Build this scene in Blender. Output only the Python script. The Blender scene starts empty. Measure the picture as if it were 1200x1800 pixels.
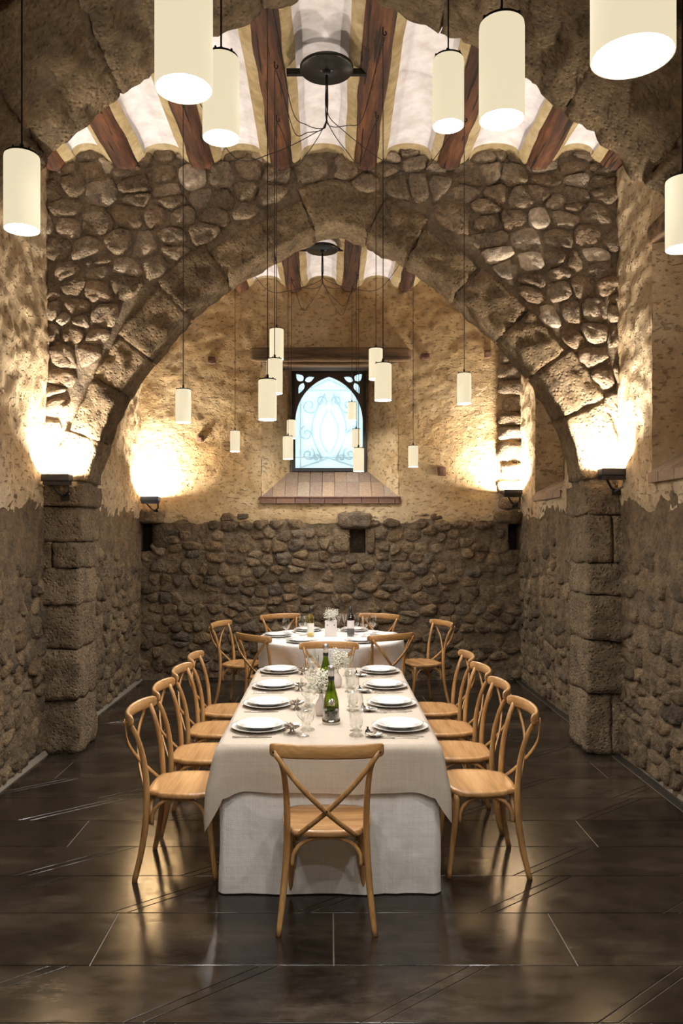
import bpy, bmesh, math, random
from mathutils import Vector, Matrix, noise as mnoise

scene = bpy.context.scene
COL = scene.collection
R = random.Random(7)
PI = math.pi

# ------------------------------------------------------------------ camera, world, exposure
cam_d = bpy.data.cameras.new('camera')
cam = bpy.data.objects.new('camera', cam_d)
COL.objects.link(cam)
cam.location = (0, 0, 1.8)
cam.rotation_euler = (PI / 2, 0, 0)
cam_d.sensor_width = 36
cam_d.lens = 28.0
cam_d.shift_x = 22 / 1800
cam_d.shift_y = 38 / 1800
cam_d.clip_start = 0.05
scene.camera = cam

world = bpy.data.worlds.new('World')
scene.world = world
world.use_nodes = True
wb = world.node_tree.nodes['Background']
wb.inputs['Color'].default_value = (0.87, 0.945, 1.0, 1)
wb.inputs['Strength'].default_value = 1.4

scene.view_settings.view_transform = 'Standard'
scene.view_settings.look = 'None'
scene.view_settings.gamma = 1
scene.view_settings.use_curve_mapping = False
scene.view_settings.exposure = 0.9

UPLIGHT_W = 60.0
UPLIGHT_COL = (1.0, 0.875, 0.71)
PEND_W = 265.0

# ------------------------------------------------------------------ node helpers
class NT:
    def __init__(self, name):
        self.m = bpy.data.materials.new(name)
        self.m.use_nodes = True
        self.t = self.m.node_tree
        self.t.nodes.clear()
        self.out = self.t.nodes.new('ShaderNodeOutputMaterial')

    def n(self, typ, **kw):
        nd = self.t.nodes.new(typ)
        for k, v in kw.items():
            if k in nd.inputs.keys():
                self.set(nd, k, v)
            else:
                setattr(nd, k, v)
        return nd

    def set(self, nd, k, v):
        if isinstance(v, tuple) and len(v) == 2 and hasattr(v[0], 'outputs'):
            self.t.links.new(v[0].outputs[v[1]], nd.inputs[k])
        elif hasattr(v, 'outputs'):
            self.t.links.new(v.outputs[0], nd.inputs[k])
        else:
            if isinstance(v, tuple) and len(v) == 3 and nd.inputs[k].type == 'RGBA':
                v = (*v, 1)
            nd.inputs[k].default_value = v

    def ramp(self, fac, stops, interp='LINEAR'):
        r = self.t.nodes.new('ShaderNodeValToRGB')
        r.color_ramp.interpolation = interp
        els = r.color_ramp.elements
        els[0].position, els[0].color = stops[0][0], (*stops[0][1], 1)
        els[1].position, els[1].color = stops[-1][0], (*stops[-1][1], 1)
        for p, c in stops[1:-1]:
            e = els.new(p)
            e.color = (*c, 1)
        self.set(r, 'Fac', fac)
        return r

    def mix(self, fac, a, b, mode='MIX'):
        m = self.t.nodes.new('ShaderNodeMixRGB')
        m.blend_type = mode
        self.set(m, 'Fac', fac)
        self.set(m, 'Color1', a)
        self.set(m, 'Color2', b)
        return m

    def math(self, op, a, b=0.5):
        m = self.t.nodes.new('ShaderNodeMath')
        m.operation = op
        for i, v in enumerate((a, b)):
            if hasattr(v, 'outputs'):
                self.t.links.new(v.outputs[0], m.inputs[i])
            elif isinstance(v, tuple):
                self.t.links.new(v[0].outputs[v[1]], m.inputs[i])
            else:
                m.inputs[i].default_value = v
        return m

    def pos(self, scale=(1, 1, 1), kind='Position'):
        if kind == 'Position':
            g = self.t.nodes.new('ShaderNodeNewGeometry')
            src = (g, 'Position')
        else:
            g = self.t.nodes.new('ShaderNodeTexCoord')
            src = (g, kind)
        if scale == (1, 1, 1):
            return src
        mp = self.t.nodes.new('ShaderNodeMapping')
        self.set(mp, 'Vector', src)
        mp.inputs['Scale'].default_value = scale
        return (mp, 'Vector')

    def noise(self, vec, scale, detail=5, rough=0.6):
        return self.n('ShaderNodeTexNoise', Vector=vec, Scale=scale, Detail=detail, Roughness=rough)

    def bump(self, h, strength, dist, normal=None):
        b = self.n('ShaderNodeBump', Height=h, Strength=strength, Distance=dist)
        if normal:
            self.set(b, 'Normal', normal)
        return b

    def bsdf(self, **kw):
        p = self.t.nodes.new('ShaderNodeBsdfPrincipled')
        for k, v in kw.items():
            self.set(p, k.replace('_', ' '), v)
        self.t.links.new(p.outputs[0], self.out.inputs[0])
        return p

    def surf(self, nd):
        self.t.links.new(nd.outputs[0], self.out.inputs[0])


def plain(name, col, rough=0.6, metal=0.0, **kw):
    t = NT(name)
    t.bsdf(Base_Color=col, Roughness=rough, Metallic=metal, **kw)
    return t.m


def mat_stone(name, cols, bump=1.0, pit=0.5, fine=26):
    """rock: one tint per piece, mottling, grain and pits"""
    t = NT(name)
    p = t.pos()
    oi = t.n('ShaderNodeObjectInfo')
    stops = [(i / (len(cols) - 1), c) for i, c in enumerate(cols)]
    base = t.ramp((oi, 'Random'), stops)
    n1 = t.noise(p, 7, 6, 0.65)
    n2 = t.noise(p, fine, 8, 0.7)
    v = t.n('ShaderNodeTexVoronoi', Vector=p, Scale=34.0)
    c1 = t.mix(0.75, base, t.ramp(n1, [(0.3, (0.45, 0.45, 0.46)), (0.68, (1.35, 1.3, 1.2))]), 'MULTIPLY')
    c2 = t.mix(0.6, c1, t.ramp(n2, [(0.3, (0.42, 0.4, 0.38)), (0.66, (1.3, 1.27, 1.22))]), 'MULTIPLY')
    pits = t.ramp((v, 'Distance'), [(0.12, (0, 0, 0)), (0.42, (1, 1, 1))])
    h = t.math('ADD', t.math('MULTIPLY', n2, 1.0), t.math('MULTIPLY', pits, pit * 0.5))
    h2 = t.math('ADD', h, t.math('MULTIPLY', n1, 1.4))
    b = t.bump(h2, 1.0, 0.04 * bump)
    t.bsdf(Base_Color=c2, Roughness=0.95, Normal=b, Specular_IOR_Level=0.12)
    return t.m


def mat_plaster(name, cols, bump=1.0, chips=True, scale=1.0):
    t = NT(name)
    p = t.pos()
    n0 = t.noise(p, 1.3 * scale, 5, 0.6)
    n1 = t.noise(p, 9 * scale, 6, 0.62)
    n2 = t.noise(p, 55, 6, 0.7)
    base = t.ramp(n0, [(0.32, cols[0]), (0.5, cols[1]), (0.68, cols[2])])
    c = t.mix(0.55, base, t.ramp(n1, [(0.3, (0.62, 0.58, 0.52)), (0.66, (1.2, 1.2, 1.2))]), 'MULTIPLY')
    h = t.math('ADD', t.math('MULTIPLY', n1, 1.3), t.math('MULTIPLY', n2, 0.35))
    if chips:
        v = t.n('ShaderNodeTexNoise', Vector=t.pos((1, 1, 1.7)), Scale=17.0, Detail=3.0, Roughness=0.55)
        ch = t.ramp(v, [(0.33, (0, 0, 0)), (0.43, (1, 1, 1))])
        h = t.math('ADD', h, t.math('MULTIPLY', ch, 0.65))
        c = t.mix(t.math('MULTIPLY', t.math('SUBTRACT', 1.0, ch), 0.4), c, (0.2, 0.13, 0.075))
    b = t.bump(h, 1.0, 0.02 * bump)
    t.bsdf(Base_Color=c, Roughness=0.92, Normal=b, Specular_IOR_Level=0.15)
    return t.m


def mat_wood(name, dark, light, axis, rough=0.45, rings=18.0, bump=0.15, coat=0.0, kind='Object'):
    t = NT(name)
    sc = [1.0, 1.0, 1.0]
    sc[axis] = 0.09
    oi = t.n('ShaderNodeObjectInfo')
    p = t.pos(tuple(sc), kind)
    n1 = t.noise(p, rings, 5, 0.6)
    n2 = t.noise(p, rings * 6, 4, 0.6)
    c = t.ramp(n1, [(0.33, dark), (0.62, light)])
    c2 = t.mix(0.45, c, t.ramp(n2, [(0.35, (0.55, 0.5, 0.45)), (0.62, (1.15, 1.13, 1.1))]), 'MULTIPLY')
    h = t.math('ADD', n1, t.math('MULTIPLY', n2, 0.5))
    b = t.bump(h, bump, 0.01)
    t.bsdf(Base_Color=c2, Roughness=rough, Normal=b, Coat_Weight=coat, Coat_Roughness=0.2)
    return t.m


def mat_beam(name):
    t = NT(name)
    p = t.pos((1, 0.12, 1))
    q = t.pos((1, 0.05, 1))
    oi = t.n('ShaderNodeObjectInfo')
    n1 = t.noise(p, 11, 6, 0.65)
    n2 = t.noise(p, 60, 5, 0.6)
    cr = t.noise(q, 26, 3, 0.5)
    c = t.ramp(n1, [(0.3, (0.016, 0.007, 0.005)), (0.5, (0.075, 0.029, 0.014)), (0.68, (0.19, 0.075, 0.03))])
    c = t.mix(0.5, c, t.ramp(n2, [(0.35, (0.5, 0.5, 0.5)), (0.62, (1.2, 1.2, 1.2))]), 'MULTIPLY')
    crk = t.ramp(cr, [(0.36, (0, 0, 0)), (0.4, (1, 1, 1))])
    c = t.mix(t.math('SUBTRACT', 1.0, crk), c, (0.012, 0.007, 0.005))
    h = t.math('ADD', t.math('ADD', n1, t.math('MULTIPLY', n2, 0.4)), t.math('MULTIPLY', crk, 0.9))
    t.bsdf(Base_Color=c, Roughness=0.7, Normal=t.bump(h, 0.9, 0.015))
    return t.m


def mat_floor(name):
    t = NT(name)
    p = t.pos((1, 1, 1))
    ps = t.pos((0.45, 1, 1))
    oi = t.n('ShaderNodeObjectInfo')
    n0 = t.noise(ps, 2.6, 6, 0.65)
    n1 = t.noise(ps, 14, 7, 0.7)
    sp = t.noise(p, 130, 2, 0.5)
    c = t.ramp(n0, [(0.3, (0.012, 0.009, 0.007)), (0.52, (0.026, 0.02, 0.015)), (0.7, (0.064, 0.049, 0.035))])
    c = t.mix(0.65, c, t.ramp(n1, [(0.3, (0.45, 0.45, 0.45)), (0.68, (1.6, 1.55, 1.5))]), 'MULTIPLY')
    tint = t.ramp((oi, 'Random'), [(0.0, (0.8, 0.8, 0.8)), (1.0, (1.2, 1.17, 1.14))])
    c = t.mix(1.0, c, tint, 'MULTIPLY')
    c = t.mix(t.ramp(sp, [(0.76, (0, 0, 0)), (0.8, (1, 1, 1))]), c, (0.2, 0.17, 0.13))
    rg = t.ramp(n1, [(0.3, (0.10, 0.10, 0.10)), (0.7, (0.26, 0.26, 0.26))])
    t.bsdf(Base_Color=c, Roughness=rg, Normal=t.bump(t.math('ADD', n1, t.math('MULTIPLY', n0, 1.5)), 0.10, 0.01))
    return t.m


def mat_cloth(name, col, rough=0.95, weave=420.0, wrinkle=0.35):
    t = NT(name)
    p = t.pos()
    wx = t.n('ShaderNodeTexWave', Vector=p, Scale=weave / 6.28, wave_type='BANDS', bands_direction='X', Distortion=1.5)
    wz = t.n('ShaderNodeTexWave', Vector=p, Scale=weave / 6.28, wave_type='BANDS', bands_direction='Z', Distortion=1.5)
    n = t.noise(p, 6, 5, 0.6)
    nt = t.noise(t.pos((1, 1, 0.06)), 90, 3, 0.5)
    nt2 = t.noise(t.pos((0.06, 1, 1)), 90, 3, 0.5)
    thr = t.math('ADD', nt, nt2)
    c = t.mix(0.3, col, t.ramp(t.math('MULTIPLY', thr, 0.5), [(0.38, (0.78, 0.77, 0.75)), (0.6, (1.08, 1.08, 1.08))]), 'MULTIPLY')
    h = t.math('ADD', t.math('MULTIPLY', t.math('ADD', wx, wz), 0.03), t.math('MULTIPLY', n, wrinkle * 2))
    t.bsdf(Base_Color=c, Roughness=rough, Normal=t.bump(h, 0.7, 0.02), Sheen_Weight=0.15)
    return t.m


def mat_glass(name, tint, gloss=0.14, rough=0.03):
    """thin blown glass: clear body, mirror sheen that grows toward the rim"""
    t = NT(name)
    tr = t.n('ShaderNodeBsdfTransparent', Color=(*tint, 1))
    gl = t.n('ShaderNodeBsdfGlossy', Roughness=rough, Color=(1, 1, 1, 1))
    lw = t.n('ShaderNodeLayerWeight', Blend=0.42)
    f = t.math('ADD', t.math('MULTIPLY', (lw, 'Facing'), 0.62), gloss * 0.35)
    mx = t.n('ShaderNodeMixShader')
    t.set(mx, 'Fac', f)
    t.t.links.new(tr.outputs[0], mx.inputs[1])
    t.t.links.new(gl.outputs[0], mx.inputs[2])
    t.surf(mx)
    return t.m


M = {}
M['rubble'] = mat_stone('rubble_stone', [(0.15, 0.112, 0.08), (0.26, 0.19, 0.12), (0.19, 0.16, 0.13), (0.32, 0.23, 0.14), (0.23, 0.16, 0.10), (0.37, 0.285, 0.19)], 1.2)
M['rubble_grey'] = mat_stone('side_wall_stone', [(0.19, 0.145, 0.095), (0.27, 0.205, 0.135), (0.13, 0.105, 0.08), (0.31, 0.235, 0.15), (0.21, 0.15, 0.092)], 0.9)
M['spandrel'] = mat_stone('spandrel_stone', [(0.36, 0.285, 0.21), (0.50, 0.41, 0.32), (0.31, 0.235, 0.165), (0.56, 0.47, 0.38), (0.42, 0.32, 0.23), (0.62, 0.54, 0.47)], 1.3, 0.7, 34)
M['pale_stone'] = mat_stone('pale_stone', [(0.62, 0.55, 0.46), (0.7, 0.63, 0.55)], 0.5, 0.2)
M['tuff'] = mat_stone('porous_tuff', [(0.31, 0.24, 0.16), (0.39, 0.305, 0.21), (0.26, 0.20, 0.135), (0.35, 0.27, 0.185)], 1.25, 1.0, 32)
M['mortar'] = mat_stone('grey_mortar', [(0.25, 0.205, 0.155), (0.25, 0.205, 0.155)], 0.6, 0.2)
M['mortar_side'] = mat_stone('brown_mortar', [(0.225, 0.17, 0.115), (0.225, 0.17, 0.115)], 0.9, 0.3)
M['plaster'] = mat_plaster('ochre_plaster', [(0.46, 0.31, 0.15), (0.60, 0.445, 0.255), (0.70, 0.555, 0.36)], 1.0)
M['plaster_side'] = mat_plaster('pale_rough_plaster', [(0.45, 0.34, 0.21), (0.58, 0.46, 0.305), (0.67, 0.56, 0.40)], 1.15)
M['vault'] = mat_plaster('white_vault_plaster', [(0.70, 0.69, 0.75), (0.79, 0.78, 0.85), (0.83, 0.82, 0.89)], 0.12, False, 0.8)
M['cream'] = mat_plaster('cream_lime_edge', [(0.33, 0.26, 0.14), (0.45, 0.36, 0.21), (0.54, 0.46, 0.30)], 0.3, False, 2.0)
M['beam'] = mat_beam('dark_beam_wood')
M['lintel'] = mat_wood('weathered_lintel_wood', (0.05, 0.03, 0.017), (0.22, 0.135, 0.07), 0, 0.8, 14, 0.8, kind='Object')
M['floor'] = mat_floor('dark_stone_floor')
M['grout'] = plain('grout', (0.22, 0.175, 0.13), 0.7)
M['edge'] = plain('pale_floor_edge', (0.19, 0.165, 0.13), 0.8)
M['steel'] = plain('brushed_steel', (0.30, 0.28, 0.25), 0.35, 1.0)
M['chair'] = mat_wood('honey_oak_upright', (0.33, 0.165, 0.055), (0.56, 0.32, 0.125), 2, 0.36, 22, 0.12, 0.25)
M['chair_x'] = mat_wood('honey_oak_rail', (0.34, 0.17, 0.058), (0.56, 0.325, 0.13), 0, 0.36, 20, 0.12, 0.25)
M['seat'] = mat_wood('honey_oak_seat', (0.42, 0.215, 0.08), (0.60, 0.345, 0.145), 0, 0.26, 9, 0.08, 0.3)
M['linen'] = mat_cloth('natural_linen', (0.54, 0.465, 0.385), wrinkle=0.3)
M['white_cloth'] = mat_cloth('white_cotton', (0.84, 0.81, 0.78), wrinkle=0.45)
M['lilac_cloth'] = mat_cloth('pale_lilac_cotton', (0.60, 0.57, 0.60), wrinkle=0.4)
M['porcelain'] = plain('porcelain', (0.83, 0.82, 0.80), 0.12, 0, Coat_Weight=0.5)
M['silver'] = plain('silver', (0.72, 0.70, 0.67), 0.18, 1.0)
M['chrome_rough'] = plain('embossed_silver', (0.55, 0.53, 0.50), 0.16, 1.0)
M['glass'] = mat_glass('clear_glass', (0.97, 0.98, 0.97))
M['green_glass'] = mat_glass('green_bottle_glass', (0.33, 0.46, 0.05), 0.2)
M['wine_glass_dark'] = mat_glass('dark_bottle_glass', (0.03, 0.02, 0.015), 0.3)
M['amber_glass'] = mat_glass('pale_yellow_glass', (0.90, 0.82, 0.42), 0.2)
M['dark_wine'] = plain('dark_liquid', (0.012, 0.02, 0.006), 0.12)
M['foil'] = plain('black_foil', (0.012, 0.012, 0.012), 0.35)
M['foil_silver'] = plain('silver_foil', (0.55, 0.53, 0.5), 0.32, 0.9)
M['paper'] = plain('label_paper', (0.72, 0.66, 0.64), 0.7)
M['paper_dark'] = plain('label_dark', (0.10, 0.085, 0.085), 0.6)
M['pot'] = plain('pale_pink_ceramic', (0.66, 0.58, 0.53), 0.3)
M['flower'] = plain('white_blossom', (0.80, 0.77, 0.68), 0.8)
M['leaf'] = plain('grey_green_leaf', (0.16, 0.19, 0.12), 0.7)
M['black'] = plain('black_metal', (0.012, 0.011, 0.010), 0.45, 0.3)
M['black_satin'] = plain('black_satin_metal', (0.035, 0.033, 0.032), 0.33, 0.6)
M['cord'] = plain('black_cable', (0.01, 0.01, 0.01), 0.6)
M['iron'] = plain('dark_iron', (0.045, 0.043, 0.042), 0.5, 0.5)
M['window_iron'] = plain('bronze_window_frame', (0.11, 0.09, 0.075), 0.5, 0.4)
M['hole'] = plain('slot_shade', (0.02, 0.015, 0.01), 0.95)  # near-black for the drain slots, their shade put into the colour
M['housing'] = plain('charcoal_housing', (0.045, 0.045, 0.05), 0.4, 0.4)
M['housing_blue'] = plain('blue_grey_housing', (0.08, 0.11, 0.19), 0.4, 0.3)


def mat_brick(name, cols):
    t = NT(name)
    p = t.pos()
    oi = t.n('ShaderNodeObjectInfo')
    c = t.ramp((oi, 'Random'), [(i / (len(cols) - 1), c) for i, c in enumerate(cols)])
    n = t.noise(p, 30, 6, 0.65)
    c = t.mix(0.6, c, t.ramp(n, [(0.3, (0.6, 0.6, 0.6)), (0.66, (1.2, 1.2, 1.2))]), 'MULTIPLY')
    t.bsdf(Base_Color=c, Roughness=0.8, Normal=t.bump(n, 0.4, 0.01))
    return t.m


M['terracotta'] = mat_brick('terracotta_tile', [(0.26, 0.175, 0.115), (0.33, 0.23, 0.15), (0.22, 0.155, 0.115), (0.31, 0.24, 0.175)])
M['brick'] = mat_brick('brown_brick', [(0.15, 0.075, 0.05), (0.22, 0.12, 0.08), (0.12, 0.065, 0.05)])


def mat_emit(name, col, strength, base=(0.8, 0.8, 0.8)):
    t = NT(name)
    t.bsdf(Base_Color=base, Roughness=0.6, Emission_Color=col, Emission_Strength=strength)
    return t.m


M['shade'] = mat_emit('glowing_cream_shade', (1.0, 0.87, 0.60), 0.43, (0.40, 0.36, 0.27))
M['diffuser'] = mat_emit('white_diffuser', (1.0, 0.965, 0.91), PEND_W)
M['flood_lens'] = mat_emit('floodlight_lens', (1.0, 0.88, 0.68), 6.0)


def mat_pane():
    t = NT('frosted_window_glass')
    p = t.pos()
    n = t.noise(p, 40, 4, 0.6)
    tr = t.n('ShaderNodeBsdfTransparent', Color=(0.80, 0.95, 0.99, 1))
    tl = t.n('ShaderNodeBsdfTranslucent', Color=(0.82, 0.94, 0.97, 1))
    gl = t.n('ShaderNodeBsdfGlossy', Roughness=0.25)
    t.set(tl, 'Normal', t.bump(n, 0.5, 0.01))
    mx = t.n('ShaderNodeMixShader', Fac=0.55)
    t.t.links.new(tr.outputs[0], mx.inputs[1])
    t.t.links.new(tl.outputs[0], mx.inputs[2])
    mx2 = t.n('ShaderNodeMixShader', Fac=0.05)
    t.t.links.new(mx.outputs[0], mx2.inputs[1])
    t.t.links.new(gl.outputs[0], mx2.inputs[2])
    t.surf(mx2)
    return t.m


M['pane'] = mat_pane()

# ------------------------------------------------------------------ object helpers
def new_mesh(name, verts, faces, mat, smooth=False):
    me = bpy.data.meshes.new(name)
    me.from_pydata([tuple(v) for v in verts], [], faces)
    if mat is not None:
        me.materials.append(M[mat] if isinstance(mat, str) else mat)
    if smooth:
        me.polygons.foreach_set('use_smooth', [True] * len(me.polygons))
    me.update()
    return me


def link(name, me, parent=None, loc=None, rotz=0.0):
    o = bpy.data.objects.new(name, me)
    COL.objects.link(o)
    if parent is not None:
        o.parent = parent
    if loc is not None:
        o.location = loc
    if rotz:
        o.rotation_euler = (0, 0, rotz)
    return o


def obj(name, vf, mat, parent=None, smooth=False, loc=None):
    return link(name, new_mesh(name, vf[0], vf[1], mat, smooth), parent, loc)


def centred(name, vf, mat, parent=None, smooth=False):
    """mesh whose object origin sits at its own centre (parents of the setting stand at the world origin)"""
    vs, fs = vf
    n = len(vs)
    c = Vector((sum(v[0] for v in vs) / n, sum(v[1] for v in vs) / n, sum(v[2] for v in vs) / n))
    vs = [(v[0] - c.x, v[1] - c.y, v[2] - c.z) for v in vs]
    return link(name, new_mesh(name, vs, fs, mat, smooth), parent, c)


def thing(name, label, cat, loc=(0, 0, 0), rotz=0.0, group=None):
    o = bpy.data.objects.new(name, None)
    o.empty_display_size = 0.05
    COL.objects.link(o)
    o.location = loc
    o.rotation_euler = (0, 0, rotz)
    return tag(o, label, cat, group)


def tag(o, label, cat, group=None):
    o['label'] = label
    o['category'] = cat
    if group:
        o['group'] = group
    return o


def struct(o, label=None):
    o['kind'] = 'structure'
    if label:
        o['label'] = label
    return o


def join(*vfs):
    V, F = [], []
    for v, f in vfs:
        b = len(V)
        V += [tuple(x) for x in v]
        F += [tuple(i + b for i in q) for q in f]
    return V, F


def box(x0, x1, y0, y1, z0, z1, bev=0.0):
    if bev <= 0:
        v = [(x, y, z) for x in (x0, x1) for y in (y0, y1) for z in (z0, z1)]
        f = [(0, 1, 3, 2), (4, 6, 7, 5), (0, 4, 5, 1), (2, 3, 7, 6), (0, 2, 6, 4), (1, 5, 7, 3)]
        return v, f
    bm = bmesh.new()
    bmesh.ops.create_cube(bm, size=1.0)
    for v in bm.verts:
        v.co = ((x0 + x1) / 2 + v.co.x * (x1 - x0), (y0 + y1) / 2 + v.co.y * (y1 - y0), (z0 + z1) / 2 + v.co.z * (z1 - z0))
    bmesh.ops.bevel(bm, geom=bm.edges[:], offset=bev, segments=2, affect='EDGES', profile=0.5)
    return from_bm(bm)


def from_bm(bm):
    bm.verts.index_update()
    v = [tuple(x.co) for x in bm.verts]
    f = [tuple(x.index for x in q.verts) for q in bm.faces]
    bm.free()
    return v, f


def xform(vf, mat):
    return [tuple(mat @ Vector(v)) for v in vf[0]], vf[1]


def lathe(prof, n=20, close=False):
    V, F = [], []
    for r, z in prof:
        for i in range(n):
            a = 2 * PI * i / n
            V.append((r * math.cos(a), r * math.sin(a), z))
    for j in range(len(prof) - 1):
        for i in range(n):
            k = (i + 1) % n
            F.append((j * n + i, j * n + k, (j + 1) * n + k, (j + 1) * n + i))
    if close:
        F.append(tuple(range(n))[::-1])
        F.append(tuple((len(prof) - 1) * n + i for i in range(n)))
    return V, F


def catmull(pts, per=6):
    P = [Vector(p) for p in pts]
    if len(P) < 3:
        return P
    P = [P[0] * 2 - P[1]] + P + [P[-1] * 2 - P[-2]]
    out = []
    for i in range(1, len(P) - 2):
        for k in range(per):
            t = k / per
            a, b, c, d = P[i - 1], P[i], P[i + 1], P[i + 2]
            out.append(0.5 * ((2 * b) + (c - a) * t + (2 * a - 5 * b + 4 * c - d) * t * t + (3 * b - a - 3 * c + d) * t ** 3))
    out.append(P[-2])
    return out


def sweep(path, prof, up=None, scale=None, cap=True):
    """profile (list of 2-D points) along a path; up fixes the second axis"""
    path = [Vector(p) for p in path]
    n = len(prof)
    V, F = [], []
    prev = None
    for i, p in enumerate(path):
        t = (path[min(i + 1, len(path) - 1)] - path[max(i - 1, 0)])
        t.normalize()
        if up is not None:
            u = Vector(up)
            u = u - t * u.dot(t)
            if u.length < 1e-4:
                u = t.orthogonal()
        elif prev is None:
            u = t.orthogonal()
        else:
            u = prev - t * prev.dot(t)
        u.normalize()
        prev = u
        s = t.cross(u)
        k = 1.0 if scale is None else scale[min(i, len(scale) - 1)] if isinstance(scale, list) else scale(i / max(1, len(path) - 1))
        for a, b in prof:
            V.append(tuple(p + s * (a * k) + u * (b * k)))
    for i in range(len(path) - 1):
        for j in range(n):
            m = (j + 1) % n
            F.append((i * n + j, i * n + m, (i + 1) * n + m, (i + 1) * n + j))
    if cap:
        F.append(tuple(range(n))[::-1])
        F.append(tuple((len(path) - 1) * n + j for j in range(n)))
    return V, F


def circ(r, n=8):
    return [(r * math.cos(2 * PI * i / n), r * math.sin(2 * PI * i / n)) for i in range(n)]


def fr(x, y, z, octs=4):
    return mnoise.fractal(Vector((x, y, z)), 0.9, 2.1, octs)


def clip_poly(poly, nx, ny, c):
    """keep nx*x + ny*y <= c"""
    out = []
    m = len(poly)
    for i in range(m):
        ax, ay = poly[i]
        bx, by = poly[(i + 1) % m]
        da = nx * ax + ny * ay - c
        db = nx * bx + ny * by - c
        if da <= 0:
            out.append((ax, ay))
        if (da < 0 < db) or (db < 0 < da):
            t = da / (da - db)
            out.append((ax + (bx - ax) * t, ay + (by - ay) * t))
    return out


def course_seeds(u0, u1, v0, v1, hmin, hmax, wmin, wmax, rnd):
    """roughly coursed rubble: wandering courses, some doubled stones, some small fillers"""
    S = []
    v = v0
    while v < v1:
        h = rnd.uniform(hmin, hmax)
        u = u0 - rnd.uniform(0, wmax * 0.6)
        ph = rnd.uniform(0, 9)
        while u < u1:
            w = wmin + (wmax - wmin) * rnd.random() ** 1.4
            vc = v + h / 2 + 0.25 * h * math.sin(u * 2.1 + ph) + rnd.uniform(-0.2, 0.2) * h
            q = rnd.random()
            if q < 0.18:
                S.append((u + w * 0.5, vc - h * 0.25))
                S.append((u + w * 0.5 + rnd.uniform(-0.04, 0.04), vc + h * 0.27))
            elif q < 0.32:
                S.append((u + w * 0.3, vc))
                S.append((u + w * 0.85, vc + rnd.uniform(-0.3, 0.3) * h))
                u += w * 0.15
            else:
                S.append((u + w / 2, vc))
            u += w
        v += h
    return S


def voronoi(seeds, rect, build, k=1.35):
    """cells of the seeds for which build() holds; distances stretched so the stones lie flat"""
    u0, u1, v0, v1 = rect
    cells = []
    for i, (a, b) in enumerate(seeds):
        if not build(a, b) or not (u0 < a < u1 and v0 < b < v1):
            continue
        nb = sorted(((c - a) ** 2 + (k * (d - b)) ** 2, c, d) for j, (c, d) in enumerate(seeds) if j != i and abs(c - a) < 0.7 and abs(d - b) < 0.6)[:22]
        poly = [(u0, v0), (u1, v0), (u1, v1), (u0, v1)]
        for _, c, d in nb:
            nx, ny = (c - a), (d - b) * k * k
            m = nx * (a + c) / 2 + ny * (b + d) / 2
            poly = clip_poly(poly, nx, ny, m)
            if len(poly) < 3:
                break
        if len(poly) >= 3:
            cells.append(poly)
    return cells


def stone_mesh(poly, gap, height, rnd, mapper, flip=False):
    n = len(poly)
    cx = sum(p[0] for p in poly) / n
    cy = sum(p[1] for p in poly) / n
    # merge very short edges
    q = []
    for p in poly:
        if not q or math.hypot(p[0] - q[-1][0], p[1] - q[-1][1]) > 0.025:
            q.append(p)
    if len(q) > 3 and math.hypot(q[0][0] - q[-1][0], q[0][1] - q[-1][1]) <= 0.025:
        q.pop()
    if len(q) < 3:
        return None
    # round corners
    rr = []
    m = len(q)
    for i in range(m):
        a, b = q[i], q[(i + 1) % m]
        t = rnd.uniform(0.14, 0.30)
        rr.append((a[0] + (b[0] - a[0]) * t, a[1] + (b[1] - a[1]) * t))
        rr.append((b[0] + (a[0] - b[0]) * t, b[1] + (a[1] - b[1]) * t))
    mr = sum(math.hypot(p[0] - cx, p[1] - cy) for p in rr) / len(rr)
    if mr < gap * 1.6:
        return None
    s0 = 1 - gap / mr
    n = len(rr)
    V = []
    jit = [rnd.uniform(-0.10, 0.07) for _ in rr]
    tilt = (rnd.uniform(-0.6, 0.6), rnd.uniform(-0.8, 0.5))
    sd = rnd.uniform(0, 50)
    levels = ((1.04, -0.03), (1.0, 0.35), (0.88, 0.82), (0.52, 1.0))
    for lvl, (s, d) in enumerate(levels):
        for i, p in enumerate(rr):
            k = s0 * s * (1 + jit[i] * (1 if lvl < 3 else 0.4))
            x = cx + (p[0] - cx) * k
            y = cy + (p[1] - cy) * k
            h = d * height if d > 0 else d
            if lvl:
                h += height * (0.75 * fr(x * 16 + sd, y * 16, sd, 3) + (tilt[0] * (x - cx) + tilt[1] * (y - cy)) / mr * 0.45)
            V.append(mapper(x, y, h))
    V.append(mapper(cx, cy, height * rnd.uniform(0.8, 1.2)))
    F = []
    for r in range(3):
        for i in range(n):
            j = (i + 1) % n
            F.append((r * n + i, r * n + j, (r + 1) * n + j, (r + 1) * n + i))
    for i in range(n):
        F.append((3 * n + i, 3 * n + (i + 1) % n, 4 * n))
    if flip:
        F = [f[::-1] for f in F]
    return V, F


def grid_wall(us, vs, holes, mapper, amp, seed, flip=False, amp2=0.0):
    """wall sheet: grid lines us x vs, cells inside holes left out, relief along the wall's normal"""
    nu, nv = len(us), len(vs)
    V, F = [], []
    for v in vs:
        for u in us:
            d = amp * fr(u * 2.3 + seed, v * 2.3, seed, 3) + amp2 * fr(u * 9 + seed, v * 9, seed + 3, 3)
            V.append(mapper(u, v, d))
    for j in range(nv - 1):
        for i in range(nu - 1):
            cu, cv = (us[i] + us[i + 1]) / 2, (vs[j] + vs[j + 1]) / 2
            if any(h[0] < cu < h[1] and h[2] < cv < h[3] for h in holes):
                continue
            q = (j * nu + i, j * nu + i + 1, (j + 1) * nu + i + 1, (j + 1) * nu + i)
            F.append(q[::-1] if flip else q)
    return V, F


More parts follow.
